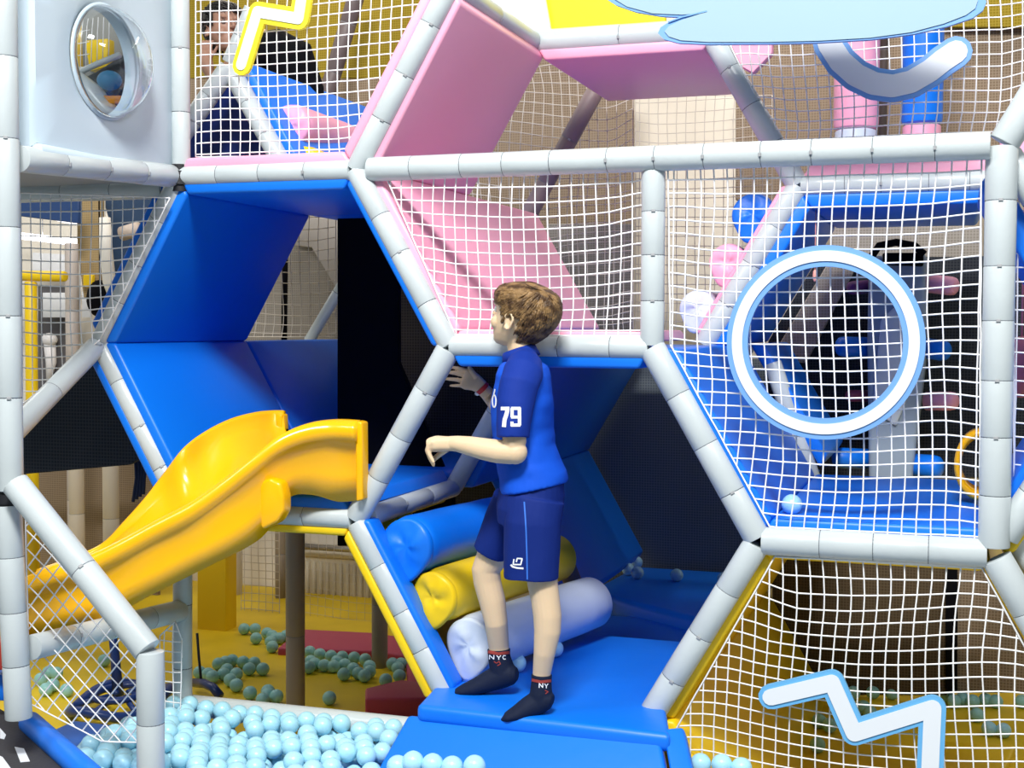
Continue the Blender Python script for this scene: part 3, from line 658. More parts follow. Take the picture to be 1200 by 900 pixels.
# ------------------------------------------------------------------ slide
def slide():
    t = thing('plastic_slide', 'yellow plastic wave slide coming out of the blue cell', 'slide', W(300, 690, -.3))
    # stations: near rim (u,v,Y), near wall foot, trough centre, far wall foot, far rim (upper end -> lower end)
    ST = [((423, 497), (422, 586), (330, 485), -.05, .27),
          ((395, 496), (396, 588), (318, 485), -.06, .25),
          ((365, 500), (366, 580), (298, 487), -.10, .18),
          ((335, 512), (338, 584), (268, 495), -.15, .09),
          ((305, 535), (314, 622), (238, 510), -.20, .0),
          ((270, 563), (292, 640), (212, 530), -.25, -.09),
          ((232, 590), (256, 658), (190, 558), -.31, -.10),
          ((190, 612), (216, 678), (167, 588), -.36, -.14),
          ((150, 634), (176, 698), (142, 616), -.41, -.18),
          ((112, 652), (130, 722), (116, 642), -.45, -.21),
          ((70, 664), (85, 738), (80, 658), -.49, -.26),
          ((28, 682), (34, 750), (40, 672), -.52, -.30)]
    rows = []
    for nr, nf, fr, yn, yf in ST:
        a = W(*nr, yn); b = W(*nf, yn+.01); c = W(*fr, yf)
        dep = a.z-b.z; w_ = (c-a); 
        prof = [b, b.lerp(a, .35)+V((0, -.004, 0)), b.lerp(a, .6)+V((0, -.006, 0))]
        rim = [a+V((0, -.030, -.052)), a+V((0, -.048, -.046)), a+V((0, -.052, -.012)), a+V((0, -.034, .010)), a+V((0, -.006, .014)), a+w_*.05+V((0, 0, .006)), a+w_*.08+V((0, 0, -.015))]
        f0 = V((a.x, a.y, b.z+.05+.22*dep)); f1 = V((c.x, c.y, b.z+.05+.22*dep+.35*(c.z-a.z)))
        inner = [f0.lerp(f1, .12)+V((0, 0, dep*.30)), f0.lerp(f1, .22)+V((0, 0, dep*.10)), f0.lerp(f1, .4), f0.lerp(f1, .65), f0.lerp(f1, .85)+V((0, 0, dep*.10)), f0.lerp(f1, .95)+V((0, 0, dep*.35)), c+V((0, 0, -.04))]
        frim = [c+V((0, 0, -.004)), c+V((0, .012, .012)), c+V((0, .03, .008)), c+V((0, .035, -.02)), c+V((0, .03, -.05))]
        under = [f1+V((0, .02, -.03)), f0.lerp(f1, .5)+V((0, 0, -.03))]
        rows.append(prof+rim+inner+frim+under)
    # smooth interpolation along the length
    def cr(p0, p1, p2, p3, t): return .5*((2*p1)+(p2-p0)*t+(2*p0-5*p1+4*p2-p3)*t*t+(3*p1-p0-3*p2+p3)*t**3)
    full = []; n = len(rows)
    for i in range(n-1):
        for k in range(5):
            f = k/5; full.append([cr(rows[max(i-1, 0)][j], rows[i][j], rows[i+1][j], rows[min(i+2, n-1)][j], f) for j in range(len(rows[0]))])
    full.append(rows[-1])
    bm = bmesh.new(); R = [[bm.verts.new(p) for p in r] for r in full]
    for a, b in zip(R, R[1:]): bridge(bm, a, b)
    bm.faces.new(R[-1]); bm.faces.new(list(reversed(R[0]))); bmesh.ops.triangulate(bm, faces=bm.faces[-2:]); fixn(bm)
    link('trough', bm, SLIDE, t)
    # flared plates at the top end
    for nm, u0, u1, v0, v1, y in (('end_flange', 416, 424, 493, 590, -.075), ('end_flange', 322, 330, 484, 515, .26)):
        bm = bmesh.new(); prism(bm, [W(u0, v0, y), W(u1, v0+2, y), W(u1+1, v1-4, y), W(u0+1, v1-2, y)], (0, .05, 0), .006, 3); link(nm, bm, SLIDE, t, 'auto')
    # support rib under the near wall
    bm = bmesh.new(); prism(bm, [W(u, v, -.205) for u, v in ((300, 566), (316, 560), (328, 566), (332, 582), (332, 600), (325, 612), (310, 620), (298, 623), (302, 600))], (0, .06, 0), .012, 3); link('joint_flange', bm, SLIDE, t, 'auto')
slide()

# ------------------------------------------------------------------ balls
def ballmesh(name, m):
    bm = bmesh.new(); bmesh.ops.create_uvsphere(bm, u_segments=24, v_segments=16, radius=.0305)
    for v in bm.verts:
        if abs(v.co.z) < .001: v.co *= 1.012
    me = bpy.data.meshes.new(name); bm.to_mesh(me); bm.free(); me.materials.append(m); me.shade_smooth(); return me
BM1 = ballmesh('ball_mesh', BALLM); BM2 = ballmesh('ball_mesh_shaded', BALL_SHADED)
def addball(p, me, label, group=None):
    o = bpy.data.objects.new('plastic_ball', me); COL.objects.link(o); o.location = p
    o.rotation_euler = [random.uniform(0, 6.28) for _ in range(3)]; setp(o, label, 'ball', group); return o
# pit heap
PIT = []
def pit_ok(p, dmin):
    for q_ in PIT:
        if (q_-p).length_squared < dmin*dmin: return False
    return True
lab = 'pale blue plastic ball heaped in the pit at the bottom of the picture'
D = .0610
for layer in range(2):
    zl = -.735+layer*.052; yy = -1.05; row = 0
    while yy < -.06:
        xx = -2.1+(row % 2)*D*.52+layer*D*.5
        while xx < -.1:
            p = V((xx+random.uniform(-.004, .004), yy+layer*.018+random.uniform(-.004, .004), zl+random.uniform(-.004, .008)+.028*mnoise.noise(V((xx*2.2, yy*2.2, 1)))+.02*(1-abs(xx+1.2))))
            u, v = px(p)
            lim = 474-(v-838)*.62 if v > 835 else 474
            ok = (95 < u < lim+4) and v < 930 and v > 820+max(0, (205-u))*.52+max(0, (u-260))*.14
            if u > 440 and v < 872: ok = ok and v > 850
            if layer == 1 and random.random() < .04: ok = False
            if ok and pit_ok(p, D*.96): PIT.append(p)
            xx += D*1.03
        yy += D*.9; row += 1
for u, v in ((217, 835), (236, 842), (272, 842), (296, 847), (318, 867), (362, 868), (398, 871), (426, 871), (456, 866), (444, 885), (338, 868)):
    p = W(u, v, -.10 if v < 850 else -.2)
    if True:
        PIT = [q_ for q_ in PIT if (q_-p).length > D*.9]; PIT.append(p)
for p in PIT: addball(p, BM1, lab, 'pale blue balls in the pit')
for u, v in ((466, 897), (484, 892), (507, 895), (530, 898), (556, 897)):
    addball(W(u, v+1, a0.y-.38), BM1, 'pale blue ball in the row at the foot of the blue ramp mat', 'balls at the foot of the ramp')
for u, v in ((821, 895), (846, 896), (869, 900)):
    addball(W(u, v, -.12), BM1, 'pale blue ball at the foot of the lower right net', 'balls at the foot of the lower right net')
bm = bmesh.new(); boxb(bm, -1.75, -.36, -.95, -.0, ZF, -.77, .02); setp(link('pit_base', bm, BLUE), 'blue foam base under the balls of the pit', 'base')
zb = ZF+.042
FLOORB = [(286, 737), (299, 737), (313, 742), (300, 748), (319, 745), (323, 748), (335, 745), (317, 752), (327, 748), (319, 758),
 (256, 778), (264, 776), (272, 774), (285, 776), (298, 777), (292, 784), (308, 784), (249, 793), (262, 790), (266, 785), (277, 790), (270, 797), (277, 803), (244, 790), (234, 788), (293, 812), (314, 814), (324, 816), (308, 820), (314, 810),
 (363, 764), (375, 767), (388, 769), (401, 770), (415, 771), (428, 773), (364, 775), (362, 782), (380, 780), (395, 775), (404, 779), (433, 781), (414, 784), (420, 789), (427, 792), (403, 790), (433, 787), (460, 778), (466, 783), (470, 778), (468, 792), (452, 797), (386, 818), (369, 778), (391, 781),
 (48, 796), (54, 808), (62, 803), (66, 789), (78, 809), (57, 788), (122, 774)]
for u, v in FLOORB:
    left = u < 130
    lab_ = 'shade-painted pale ball on the yellow floor seen through the diamond net' if left else ('shade-painted pale blue ball on the yellow floor right of the brown-shaded pole' if u > 357 else 'shade-painted pale blue ball on the yellow floor left of the brown-shaded pole')
    lone = {(386, 818): 'lone shade-painted pale blue ball on the yellow floor near the kerb pole', (293, 812): 'shade-painted pale blue ball alone left of the trio behind the kerb pole', (122, 774): 'shade-painted pale ball beside the toy, seen through the diamond net near the sloping handrail', (460, 778): 'topmost shade-painted pale blue ball right of the second brown-shaded post'}.get((u, v))
    if lone: addball(WZ(u, v, zb), BM2, lone); continue
    addball(WZ(u, v, zb), BM2, lab_, 'balls seen through the diamond net' if left else ('balls right of the brown pole' if u > 357 else 'balls left of the brown pole'))
for u, v in ((1000, 812), (1023, 811), (1045, 812), (985, 812), (1110, 815), (1118, 822), (1128, 819), (1140, 822), (1145, 838), (1155, 820), (1167, 822), (1198, 822), (1012, 829), (960, 845), (972, 850), (958, 873), (1020, 836)):
    addball(WZ(u, v, zb), BM2, 'shade-painted pale blue ball on the floor behind the lower right net', 'balls behind the lower right net')
addball(WZ(1159, 854, zb), BM1, 'left of the two light balls behind the lower right zigzag'); addball(WZ(1176, 856, zb), BM1, 'right of the two light balls behind the lower right zigzag')
for u, v, l in ((737, 653, 'small ball on top of the little heap at the back of the cell'), (746, 659, 'ball at the right of the little heap at the back of the cell'), (736, 667, 'ball at the lower left of the little back heap'), (747, 671, 'front ball of the little heap at the back of the cell'), (793, 674, 'single ball mid way along the raised back mat'), (848, 678, 'ball at the right end of the raised back mat')):
    p = WZ(u, v, z2+.0305+(.035 if v < 656 else 0)); addball(p, BM1, 'pale blue '+l.replace(' of the little heap at the back of the cell', ' of the small heap at the back of the cell'))
addball(WZ(606, 777, zm+.0305), BM1, "pale blue ball just behind the heel of the boy's stepping foot")
addball(WZ(650, 760, zm+.0305), BM1, "blue ball half hidden behind the boy's front leg")
addball(W(928, 591, .12), BM1, 'white looking ball lying in the netted cell under the ring')

# ------------------------------------------------------------------ things under and behind
def vpole(label, u, v0, v1, Y, hw, m, seg=.35):
    r = hw/F_PX*(W(u, v0, Y)-CAM).dot(FW); a = W(u, v1 or 700, Y); b = W(u, v0, Y)
    a = V((a.x, Y, a.z if v1 else ZF)); b = V((a.x, Y, b.z)); pole(label, a, b, r=r, seg=seg, material=m, ties=0, name='padded_post')
GREY_SHADED = mat('shaded_grey_vinyl', (.30, .25, .20), .5, .05, 20)  # grey pole vinyl with brownish shade put into its base colour
vpole('grey padded post in painted brown shade, in front of the radiator, left', 346, 618, None, .9, 11.3, GREY_SHADED)
vpole('grey padded post in painted brown shade, in front of the radiator, right', 445, 640, None, 1.9, 9.5, GREY_SHADED)
vpole('thin grey post in painted brown shade at the left of the radiator', 329, 600, None, 3.2, 6.5, GREY_SHADED)
vpole('pale post seen behind the handrail, left', 91, 535, None, 2.2, 9, mat('cream_vinyl', (.62, .54, .42), .5, .03))
vpole('pale shiny post seen behind the handrail, right', 131, 535, None, 2.0, 9.5, mat('cream_vinyl', (.62, .54, .42), .5, .03))
vpole('pale post standing left of the small rear net', 274, 600, None, 3.2, 10, mat('cream_vinyl', (.62, .54, .42), .5, .03))
# radiator
def radiator():
    Y = 3.38; a = W(357, 650, Y); b = W(500, 742, Y); t = thing('wall_radiator', 'cream ribbed radiator on the rear wall', 'radiator', V(((a.x+b.x)/2, Y, b.z)))
    m_ = mat('radiator_cream', (.66, .58, .42), .5, 0)
    bm = bmesh.new(); boxb(bm, a.x, b.x, Y, Y+.08, b.z, a.z, .01); link('radiator_body', bm, m_, t, 'auto')
    n = 18; me = None
    for i in range(n):
        x = a.x+(b.x-a.x)*(i+.5)/n; bm = bmesh.new(); tube(bm, [(x, Y-.003, b.z+.03), (x, Y-.003, a.z-.04)], .012, 8)
        link('radiator_fin', bm, m_, t)
    bm = bmesh.new(); boxb(bm, a.x-.01, b.x+.01, Y-.02, Y+.09, a.z-.005, a.z+.02, .005); link('radiator_top', bm, m_, t, 'auto')
    bm = bmesh.new(); tube(bm, [W(352, 640, 3.3), W(505, 650, 3.3)], .02, 12); setp(link('heating_pipe', bm, mat('pipe_metal', (.45, .42, .38), .25, 0, metal=.7)), 'shiny heating pipe above the radiator', 'pipe')
radiator()
# pink kerbs on the yellow floor
zk = ZF+.10
slab('foam_kerb', 'low pink foam kerb in front of the radiator', [WZ(345, 742, ZF+.05), WZ(357, 737, ZF+.05), WZ(436, 741, ZF+.05), WZ(500, 750, ZF+.05), WZ(500, 772, ZF+.05), WZ(440, 762, ZF+.05), WZ(325, 759, ZF+.05)], (0, 0, -.048), RASP, .012, 'kerb')
slab('foam_block', 'dark pink foam block on the floor left of the blue ramp mat', [WZ(428, 806, ZF+.11), WZ(470, 796, ZF+.11), WZ(510, 800, ZF+.11), WZ(500, 818, ZF+.11), WZ(428, 818, ZF+.11)], (0, 0, -.108), RASP, .012, 'block')
slab('foam_kerb', 'dark pink foam kerb between the balls and the ramp mat', [WZ(474, 755, ZF+.05), WZ(520, 755, ZF+.05), WZ(520, 800, ZF+.05), WZ(478, 800, ZF+.05)], (0, 0, -.048), RASP, .012, 'kerb')
slab('foam_mat', 'loose yellow mat on the floor behind the lower right zigzag', [WZ(1105, 868, ZF+.05), WZ(1190, 872, ZF+.05), WZ(1175, 905, ZF+.05), WZ(1095, 905, ZF+.05)], (0, 0, -.048), YEL, .012)
# road mat and blue border at lower left
zr = WZ(30, 850, 0).z
def onp(u, v, z): return WZ(u, v, z)
zr = -.60
def roadmat():
    t = thing('road_mat', 'black play mat printed with white road dashes at the lower left corner', 'mat', WZ(10, 880, zr))
    pts = [WZ(-60, 800, zr), WZ(0, 830, zr), WZ(22, 843, zr), WZ(78, 905, zr), WZ(110, 960, zr), WZ(-60, 960, zr)]
    bm = bmesh.new(); prism(bm, pts, (0, 0, -.03), .004, 2); link('mat_body', bm, mat('road_black', (.035, .035, .04), .7, .1, 80), t, 'auto')
    bm = bmesh.new(); tube(bm, [p+V((0, 0, .001)) for p in (WZ(20, 843, zr), WZ(50, 874, zr), WZ(80, 905, zr))], .0035, 6); link('white_edge', bm, SIGNW, t)
    for q_ in ([(0, 853), (7, 861), (5, 866), (0, 865)], [(17, 875), (28, 877), (35, 892), (24, 893)], [(11, 879), (18, 875), (27, 891), (17, 893)][:0]):
        if not q_: continue
        bm = bmesh.new(); prism(bm, [WZ(u, v, zr+.0012) for u, v in q_], (0, 0, -.001)); link('road_dash', bm, SIGNW, t, False)
    bm = bmesh.new(); prism(bm, [WZ(u, v, zr+.0012) for u, v in ((-4, 884), (3, 887), (14, 902), (2, 910), (-6, 910))], (0, 0, -.001)); link('road_dash', bm, SIGNW, t, False)
roadmat()
bm = bmesh.new(); round_tube(bm, WZ(34, 846, -.585), WZ(112, 915, -.585), .034, 18, .01); setp(link('border_pad', bm, BLUE, smooth='auto'), 'bright blue padded kerb beside the black road mat', 'pad')
bm = bmesh.new(); prism(bm, [W(-20, 790, YL+.3), W(7, 790, YL+.3), W(7, 822, YL+.3), W(-20, 822, YL+.3)], (0, .1, 0), .01); setp(link('foam_block', bm, BLUE, smooth='auto'), 'blue foam block cut off by the left picture edge', 'block')
bm = bmesh.new(); prism(bm, [W(-20, 752, YL+.25), W(5, 752, YL+.25), W(5, 786, YL+.25), W(-20, 786, YL+.25)], (0, .1, 0), .01); setp(link('foam_block', bm, mat('red_vinyl', (.45, .03, .02), .5, .05), smooth='auto'), 'small red block cut off by the left picture edge', 'block')
# navy tubular seat with ring base
def seat():
    m_ = mat('navy_plastic', (.01, .035, .16), .35, 0); Z = ZF+.06; c = WZ(142, 820, Z)
    t = thing('rocker_toy', 'navy tubular toy with a ring base behind the diamond net', 'toy', c-V((0, 0, .06)))
    bm = bmesh.new(); tube(bm, [c+V((.17*math.cos(a), .26*math.sin(a), .02*math.sin(3*a))) for a in [2*math.pi*i/36 for i in range(37)]], .022, 10, False); link('base_ring', bm, m_, t)
    bm = bmesh.new(); tube(bm, [c+V((.10*math.cos(a), .13*math.sin(a), .03)) for a in [2*math.pi*i/24 for i in range(25)]], .016, 8, False); link('inner_ring', bm, m_, t)
    bm = bmesh.new(); tube(bm, [c+V((-.05, .05, .0)), W(134, 760, c.y+.05), W(131, 738, c.y+.05)], [.025, .02, .018], 10); link('stem', bm, m_, t)
    for a in (.5, 1.6, 2.7, 3.7, 4.8, 5.8):
        bm = bmesh.new(); tube(bm, [c+V((.04*math.cos(a), .05*math.sin(a), .02)), c+V((.165*math.cos(a), .25*math.sin(a), 0))], .012, 8); link('spoke', bm, m_, t)
seat()
def hoop():
    m_ = mat('navy_plastic', (.01, .035, .16), .35, 0); Z = ZF+.05; c = WZ(243, 812, Z); t = thing('hoop_handle', 'navy curved handle with a cord beside the upright at the ball pit', 'handle', c)
    bm = bmesh.new(); tube(bm, [WZ(228, 800, Z), WZ(240, 801, Z+.03), WZ(250, 806, Z+.03), WZ(258, 816, Z)], .02, 10); link('handle_bow', bm, m_, t)
    bm = bmesh.new(); tube(bm, [WZ(236, 800, Z+.02), W(233, 770, WZ(236, 800, Z).y), W(231, 742, WZ(236, 800, Z).y)], .006, 6); link('cord', bm, BLACKJ, t)
hoop()
# dark straps hanging behind the slide cell pole at left
bm = bmesh.new()
for k in range(4): tube(bm, [W(158+k*5, 520+k*4, .6), W(160+k*3, 560, .6), W(156+k*4, 588-k*3, .6)], .007, 6)
setp(link('hanging_straps', bm, mat('navy_strap', (.01, .02, .07), .7, 0)), 'dark straps hanging beside the slide under the left cell', 'strap')

# ------------------------------------------------------------------ climbing post behind the ring
def post_tree():
    Y = 1.95; b = W(1042, 560, Y); t = thing('obstacle_post', 'grey blue padded post with pink and blue arms behind the ring net', 'post', b)
    m_ = mat('grey_blue_vinyl', (.30, .38, .50), .5, .06, 10)
    bm = bmesh.new(); prism(bm, [W(1018, 300, Y), W(1085, 296, Y), W(1085, 420, Y), W(1078, 480, Y), W(1068, 575, Y), W(1018, 573, Y), W(1016, 400, Y)], (0, .25, 0), .02, 3); link('post_body', bm, m_, t, 'auto')
    bm = bmesh.new(); prism(bm, [W(1032, 375, Y-.02), W(1058, 350, Y-.02), W(1062, 470, Y-.02), W(1050, 500, Y-.02), W(1022, 480, Y-.02)], (0, .03, 0), .01, 3); link('pale_front', bm, PALE, t, 'auto')
    bm = bmesh.new(); tube(bm, [W(1022, 300, Y-.05), W(1030, 288, Y-.06), W(1050, 284, Y-.07), W(1072, 288, Y-.06), W(1083, 298, Y-.05)], .016, 10)
    prism(bm, [W(1034, 296, Y-.04), W(1082, 296, Y-.04), W(1082, 312, Y-.04), W(1034, 310, Y-.04)], (0, .05, 0), .01, 2); link('black_strap', bm, BLACK, t, 'auto')
    for u0, v0, u1, v1, hw, mm, nm in ((1086, 332, 1122, 336, 11, PINK, 'pink_arm'), (1016, 336, 994, 338, 8, mat('purple_vinyl', (.13, .02, .16), .5, .05), 'purple_arm'), (1018, 407, 980, 406, 12, BLUE, 'blue_arm'), (1084, 408, 1112, 412, 12, BLUE, 'blue_arm'), (1086, 470, 1122, 470, 11, PINK, 'pink_arm'), (1018, 464, 992, 464, 7, mat('plum_vinyl', (.2, .03, .09), .5, .05), 'plum_arm'), (1018, 538, 976, 536, 12, BLUE, 'blue_arm'), (1064, 545, 1104, 548, 14, BLUE, 'blue_arm')):
        p0, p1 = W(u0, v0, Y+.08), W(u1, v1, Y+.02); r = hw/F_PX*(p0-CAM).dot(FW); d = (p1-p0).normalized(); L = (p1-p0).length
        bm = bmesh.new(); tube(bm, [p0, p0+d*(L-r*.8), p0+d*(L-r*.3), p0+d*(L-r*.08), p1], [r, r, r*.9, r*.65, r*.2], 18); link(nm, bm, mm, t)
post_tree()
# pendant tag near ring top
bm = bmesh.new(); ball(bm, W(955, 323, .93), .012, (.7, .7, 1.9), 10); LH = W(955, 318, .93); tube(bm, [LH, V((LH.x, LH.y, 2*h-.06))], .0018, 5); setp(link('pull_tag', bm, mat('orange_pink', (.8, .35, .28), .5, 0)), 'small orange pull tag hanging at the top inside the ring', 'tag')
# punch bags
def bag(label, u0, u1, v0, v1, Y, m, m2=None):
    c = (u0+u1)/2; a = W(c, v0, Y); b = W(c, v1, Y); b.x = a.x; r = (u1-u0)/2/F_PX*(a-CAM).dot(FW)
    t = thing('punch_bag', label, 'bag', V((a.x, Y, b.z))); L = a.z-b.z
    bm = bmesh.new(); tube(bm, [V((a.x, Y, b.z+L*k)) for k in (0, .01, .03, 1)], [r*.85, r*.96, r, r], 28); link('bag_body', bm, m, t, 'auto')
    if m2:
        bm = bmesh.new(); tube(bm, [V((a.x, Y, b.z-.12)), V((a.x, Y, b.z-.01)), V((a.x, Y, b.z))], [r*.93, r*.93, r*.8], 28); link('bag_foot', bm, m2, t, 'auto')
bag('pink punch bag hanging behind the smile sign', 980, 1032, -40, 152, 2.0, PINK, PALE)
bag('blue punch bag with pink foot hanging behind the smile sign', 1060, 1107, -40, 146, 2.0, BLUE, PINK)
vpole('dark brown post beside the pink punch bag', 1034, -40, 160, 2.3, 5, mat('dark_taupe', (.08, .06, .05), .6, 0))
# yellow tube mouth behind the thick upright
bm = bmesh.new(); c = W(1150, 545, .55); R = []
for r_, dy in ((.085, 0), (.10, -.02), (.115, 0), (.11, .15), (.085, .15)):
    R.append([bm.verts.new(c+V((math.cos(2*math.pi*i/40)*r_*.72, dy, math.sin(2*math.pi*i/40)*r_))) for i in range(40)])
for i in range(5): bridge(bm, R[i], R[(i+1) % 5])
fixn(bm); setp(link('tunnel_mouth', bm, SLIDE), 'yellow plastic tube rim half hidden by the thick right upright', 'tube')
bm = bmesh.new(); ball(bm, W(1197, 430, .9), .07, (1, 1, 1.5), 20); LH = W(1197, 420, .9); tube(bm, [LH, V((LH.x, LH.y, 2*h))], .004, 6); setp(link('foam_ball', bm, mat('mauve_vinyl', (.45, .14, .22), .5, .05)), 'mauve foam bag at the right edge behind the net', 'bag')

# ------------------------------------------------------------------ lit hall seen at the left through the net
panel('ceiling_panel', 'dark blue panel above the lamp in the hall at left', [(-20, 225), (92, 225), (92, 262), (-20, 248)], 2.2, mat('hall_blue', (.015, .05, .16), .6, 0), cat='panel')
panel('ceiling_panel', 'dark blue panel beside the brown column in the hall at left', [(118, 225), (205, 225), (205, 300), (150, 420), (128, 420), (128, 260)], 2.6, mat('hall_blue2', (.02, .05, .11), .6, 0), cat='panel')
bm = bmesh.new(); tube(bm, [W(20, 276, 2.9), W(90, 284, 2.9)], .02, 12); LH = W(50, 279, 2.9); setp(link('lamp_hanger', (lambda b_: (tube(b_, [LH+V((0, 0, .01)), V((LH.x, LH.y, 3.61))], .003, 6), b_)[1])(bmesh.new()), TIE), 'thin wire holding the fluorescent lamp tube from the ceiling', 'wire'); setp(link('lamp_tube', bm, emit('lamp_white', (1, .98, 1), 6)), 'bright fluorescent lamp tube in the hall at left', 'lamp')
bm = bmesh.new(); tube(bm, [W(20, 246, 3.0), W(90, 262, 3.0)], .012, 12); LH = W(40, 251, 3.0); tube(bm, [LH, V((LH.x, LH.y, 3.61))], .002, 6); setp(link('lamp_tube', bm, emit('lamp_dim', (1, .95, .95), 1.5)), 'faint upper lamp strip in the hall at left', 'lamp')
panel('hanging_column', 'brown mesh column in the hall at left', [(90, 230), (120, 230), (118, 350), (98, 350), (90, 290)], 2.5, mesh_cloth('tan_mesh', (.30, .21, .10), (.42, .31, .16), 75), cat='column')
panel('hanging_column', 'yellow padded foot of the brown mesh column in the hall', [(97, 322), (108, 322), (107, 338), (97, 336)], 2.45, YEL, cat='column')
vpole('pale upright in the hall at left behind the net', 88, 285, None, 2.3, 8, mat('warm_grey_vinyl', (.55, .48, .43), .5, .05))
bm = bmesh.new(); tube(bm, [W(123, 255, 2.2), W(124, 290, 2.2), W(128, 330, 2.2), W(136, 360, 2.2)], [.03, .035, .035, .02], 14); LH = W(123, 256, 2.2); tube(bm, [LH, V((LH.x, LH.y, 3.61))], .004, 6); setp(link('hanging_tube', bm, mat('cream_white', (.8, .76, .68), .5, 0)), 'cream curved hanging tube in the hall at left', 'tube')
bm = bmesh.new(); ball(bm, W(117, 350, 2.3), .09, (.8, .8, 1.15), 18); LH = W(117, 340, 2.3); tube(bm, [LH, V((LH.x, LH.y, 3.61))], .004, 6); setp(link('foam_bag', bm, BLACK), 'black hanging bag in the hall at left behind the net', 'bag')
bm = bmesh.new(); tube(bm, [W(143, 274, 2.3), W(163, 268, 2.3)], .04, 16); setp(link('foam_bag', bm, mat('beige_tube', (.55, .45, .38), .5, 0)), 'short beige padded tube end in the hall at left', 'tube')
def yframe():
    t = thing('goal_frame', 'yellow padded tube frame in the hall behind the left net', 'frame', V((W(36, 330, 1.6).x, 1.6, ZF))); m_ = YEL
    bm = bmesh.new(); round_tube(bm, W(15, 323, 1.6), W(77, 324, 1.6), .026, 16, .008); link('frame_bar', bm, m_, t, 'auto')
    bm = bmesh.new(); FT = W(36, 330, 1.6); round_tube(bm, FT, V((FT.x, FT.y, ZF+.012)), .03, 16, .008); link('frame_upright', bm, m_, t, 'auto')
yframe()
for k, (q_, lb) in enumerate((([(38, 296), (76, 298), (76, 320), (38, 318)], 'white sheet pinned up in the hall above the yellow bar'), ([(50, 343), (78, 343), (78, 372), (50, 372)], 'white sheet pinned up in the hall below the yellow bar'), ([(96, 342), (107, 342), (107, 372), (96, 372)], 'small white sheet beside the black bag in the hall'))):
    panel('wall_sheet', lb, q_, 3.3, mat('sheet_white', (.75, .76, .78), .7, 0), .01, 'sheet', .001)
panel('dark_cabinet', 'dark cabinet in the hall behind the yellow frame', [(44, 335), (78, 335), (78, 460), (44, 460)], 3.38, mat('cabinet_dark', (.10, .095, .10), .7, 0), .1, 'cabinet')
bm = bmesh.new(); ball(bm, W(58, 398, 3.32), .055, (1, .8, .8), 16); tube(bm, [W(58, 400, 3.33), W(60, 425, 3.33), W(56, 450, 3.33)], [.04, .035, .01], 12)
setp(link('white_bundle', bm, mat('bundle_white', (.72, .7, .7), .6, 0)), 'white cloth bundle hanging on the dark cabinet in the hall', 'cloth')
# ------------------------------------------------------------------ the boy
def pm(u, v, Y): return (W(u, v, Y)-CAM).dot(FW)/F_PX
def solid(name, bm, m, par, voxel=.003, smooth=6, fac=.5):
    """fuse overlapping lofts of a bmesh into one continuous skin"""
    fixn(bm)
    o = link(name, bm, m, par)
    a = o.modifiers.new('r', 'REMESH'); a.mode = 'VOXEL'; a.voxel_size = voxel; a.use_smooth_shade = True
    b = o.modifiers.new('s', 'SMOOTH'); b.iterations = smooth; b.factor = fac
    dg = bpy.context.evaluated_depsgraph_get(); dg.update()
    me = bpy.data.meshes.new_from_object(o.evaluated_get(dg), depsgraph=dg); o.modifiers.clear()
    me.materials.clear(); me.materials.append(m); me.shade_smooth(); o.data = me
    return o
def ruffle(o, fn):
    me = o.data; off = root_off(o); nn = [v.normal.copy() for v in me.vertices]; cc = [v.co+n*fn(v.co+off) for v, n in zip(me.vertices, nn)]
    me.vertices.foreach_set('co', [x for c in cc for x in c]); me.update()
def limb(bm, st, n=20, sup=2.0):
    """st: (u, v, Y, half width px, depth half width m or None)"""
    C = [W(q_[0], q_[1], q_[2]) for q_ in st]; rings = []
    for i, q_ in enumerate(st):
        d = (C[min(i+1, len(C)-1)]-C[max(i-1, 0)]).normalized()
        sd = d.cross(FW); sd.normalize(); dp = d.cross(sd).normalized(); r = q_[3]*pm(*q_[:3])
        rings.append((C[i], sd*r, dp*(q_[4] if len(q_) > 4 and q_[4] else r)))
    loft(bm, rings, n, True, 0, sup)
def skinmat(name, col):
    m = mat(name, col, .5, .03, 90, spec=.35); b = m.node_tree.nodes['Principled BSDF']
    b.inputs['Subsurface Weight'].default_value = .12; b.inputs['Subsurface Radius'].default_value = (.01, .004, .002); b.inputs['Subsurface Scale'].default_value = 1
    return m
def cloth(name, col):
    return mat(name, col, .75, .25, 9, spec=.25)
SKIN = skinmat('skin', (.74, .55, .35))
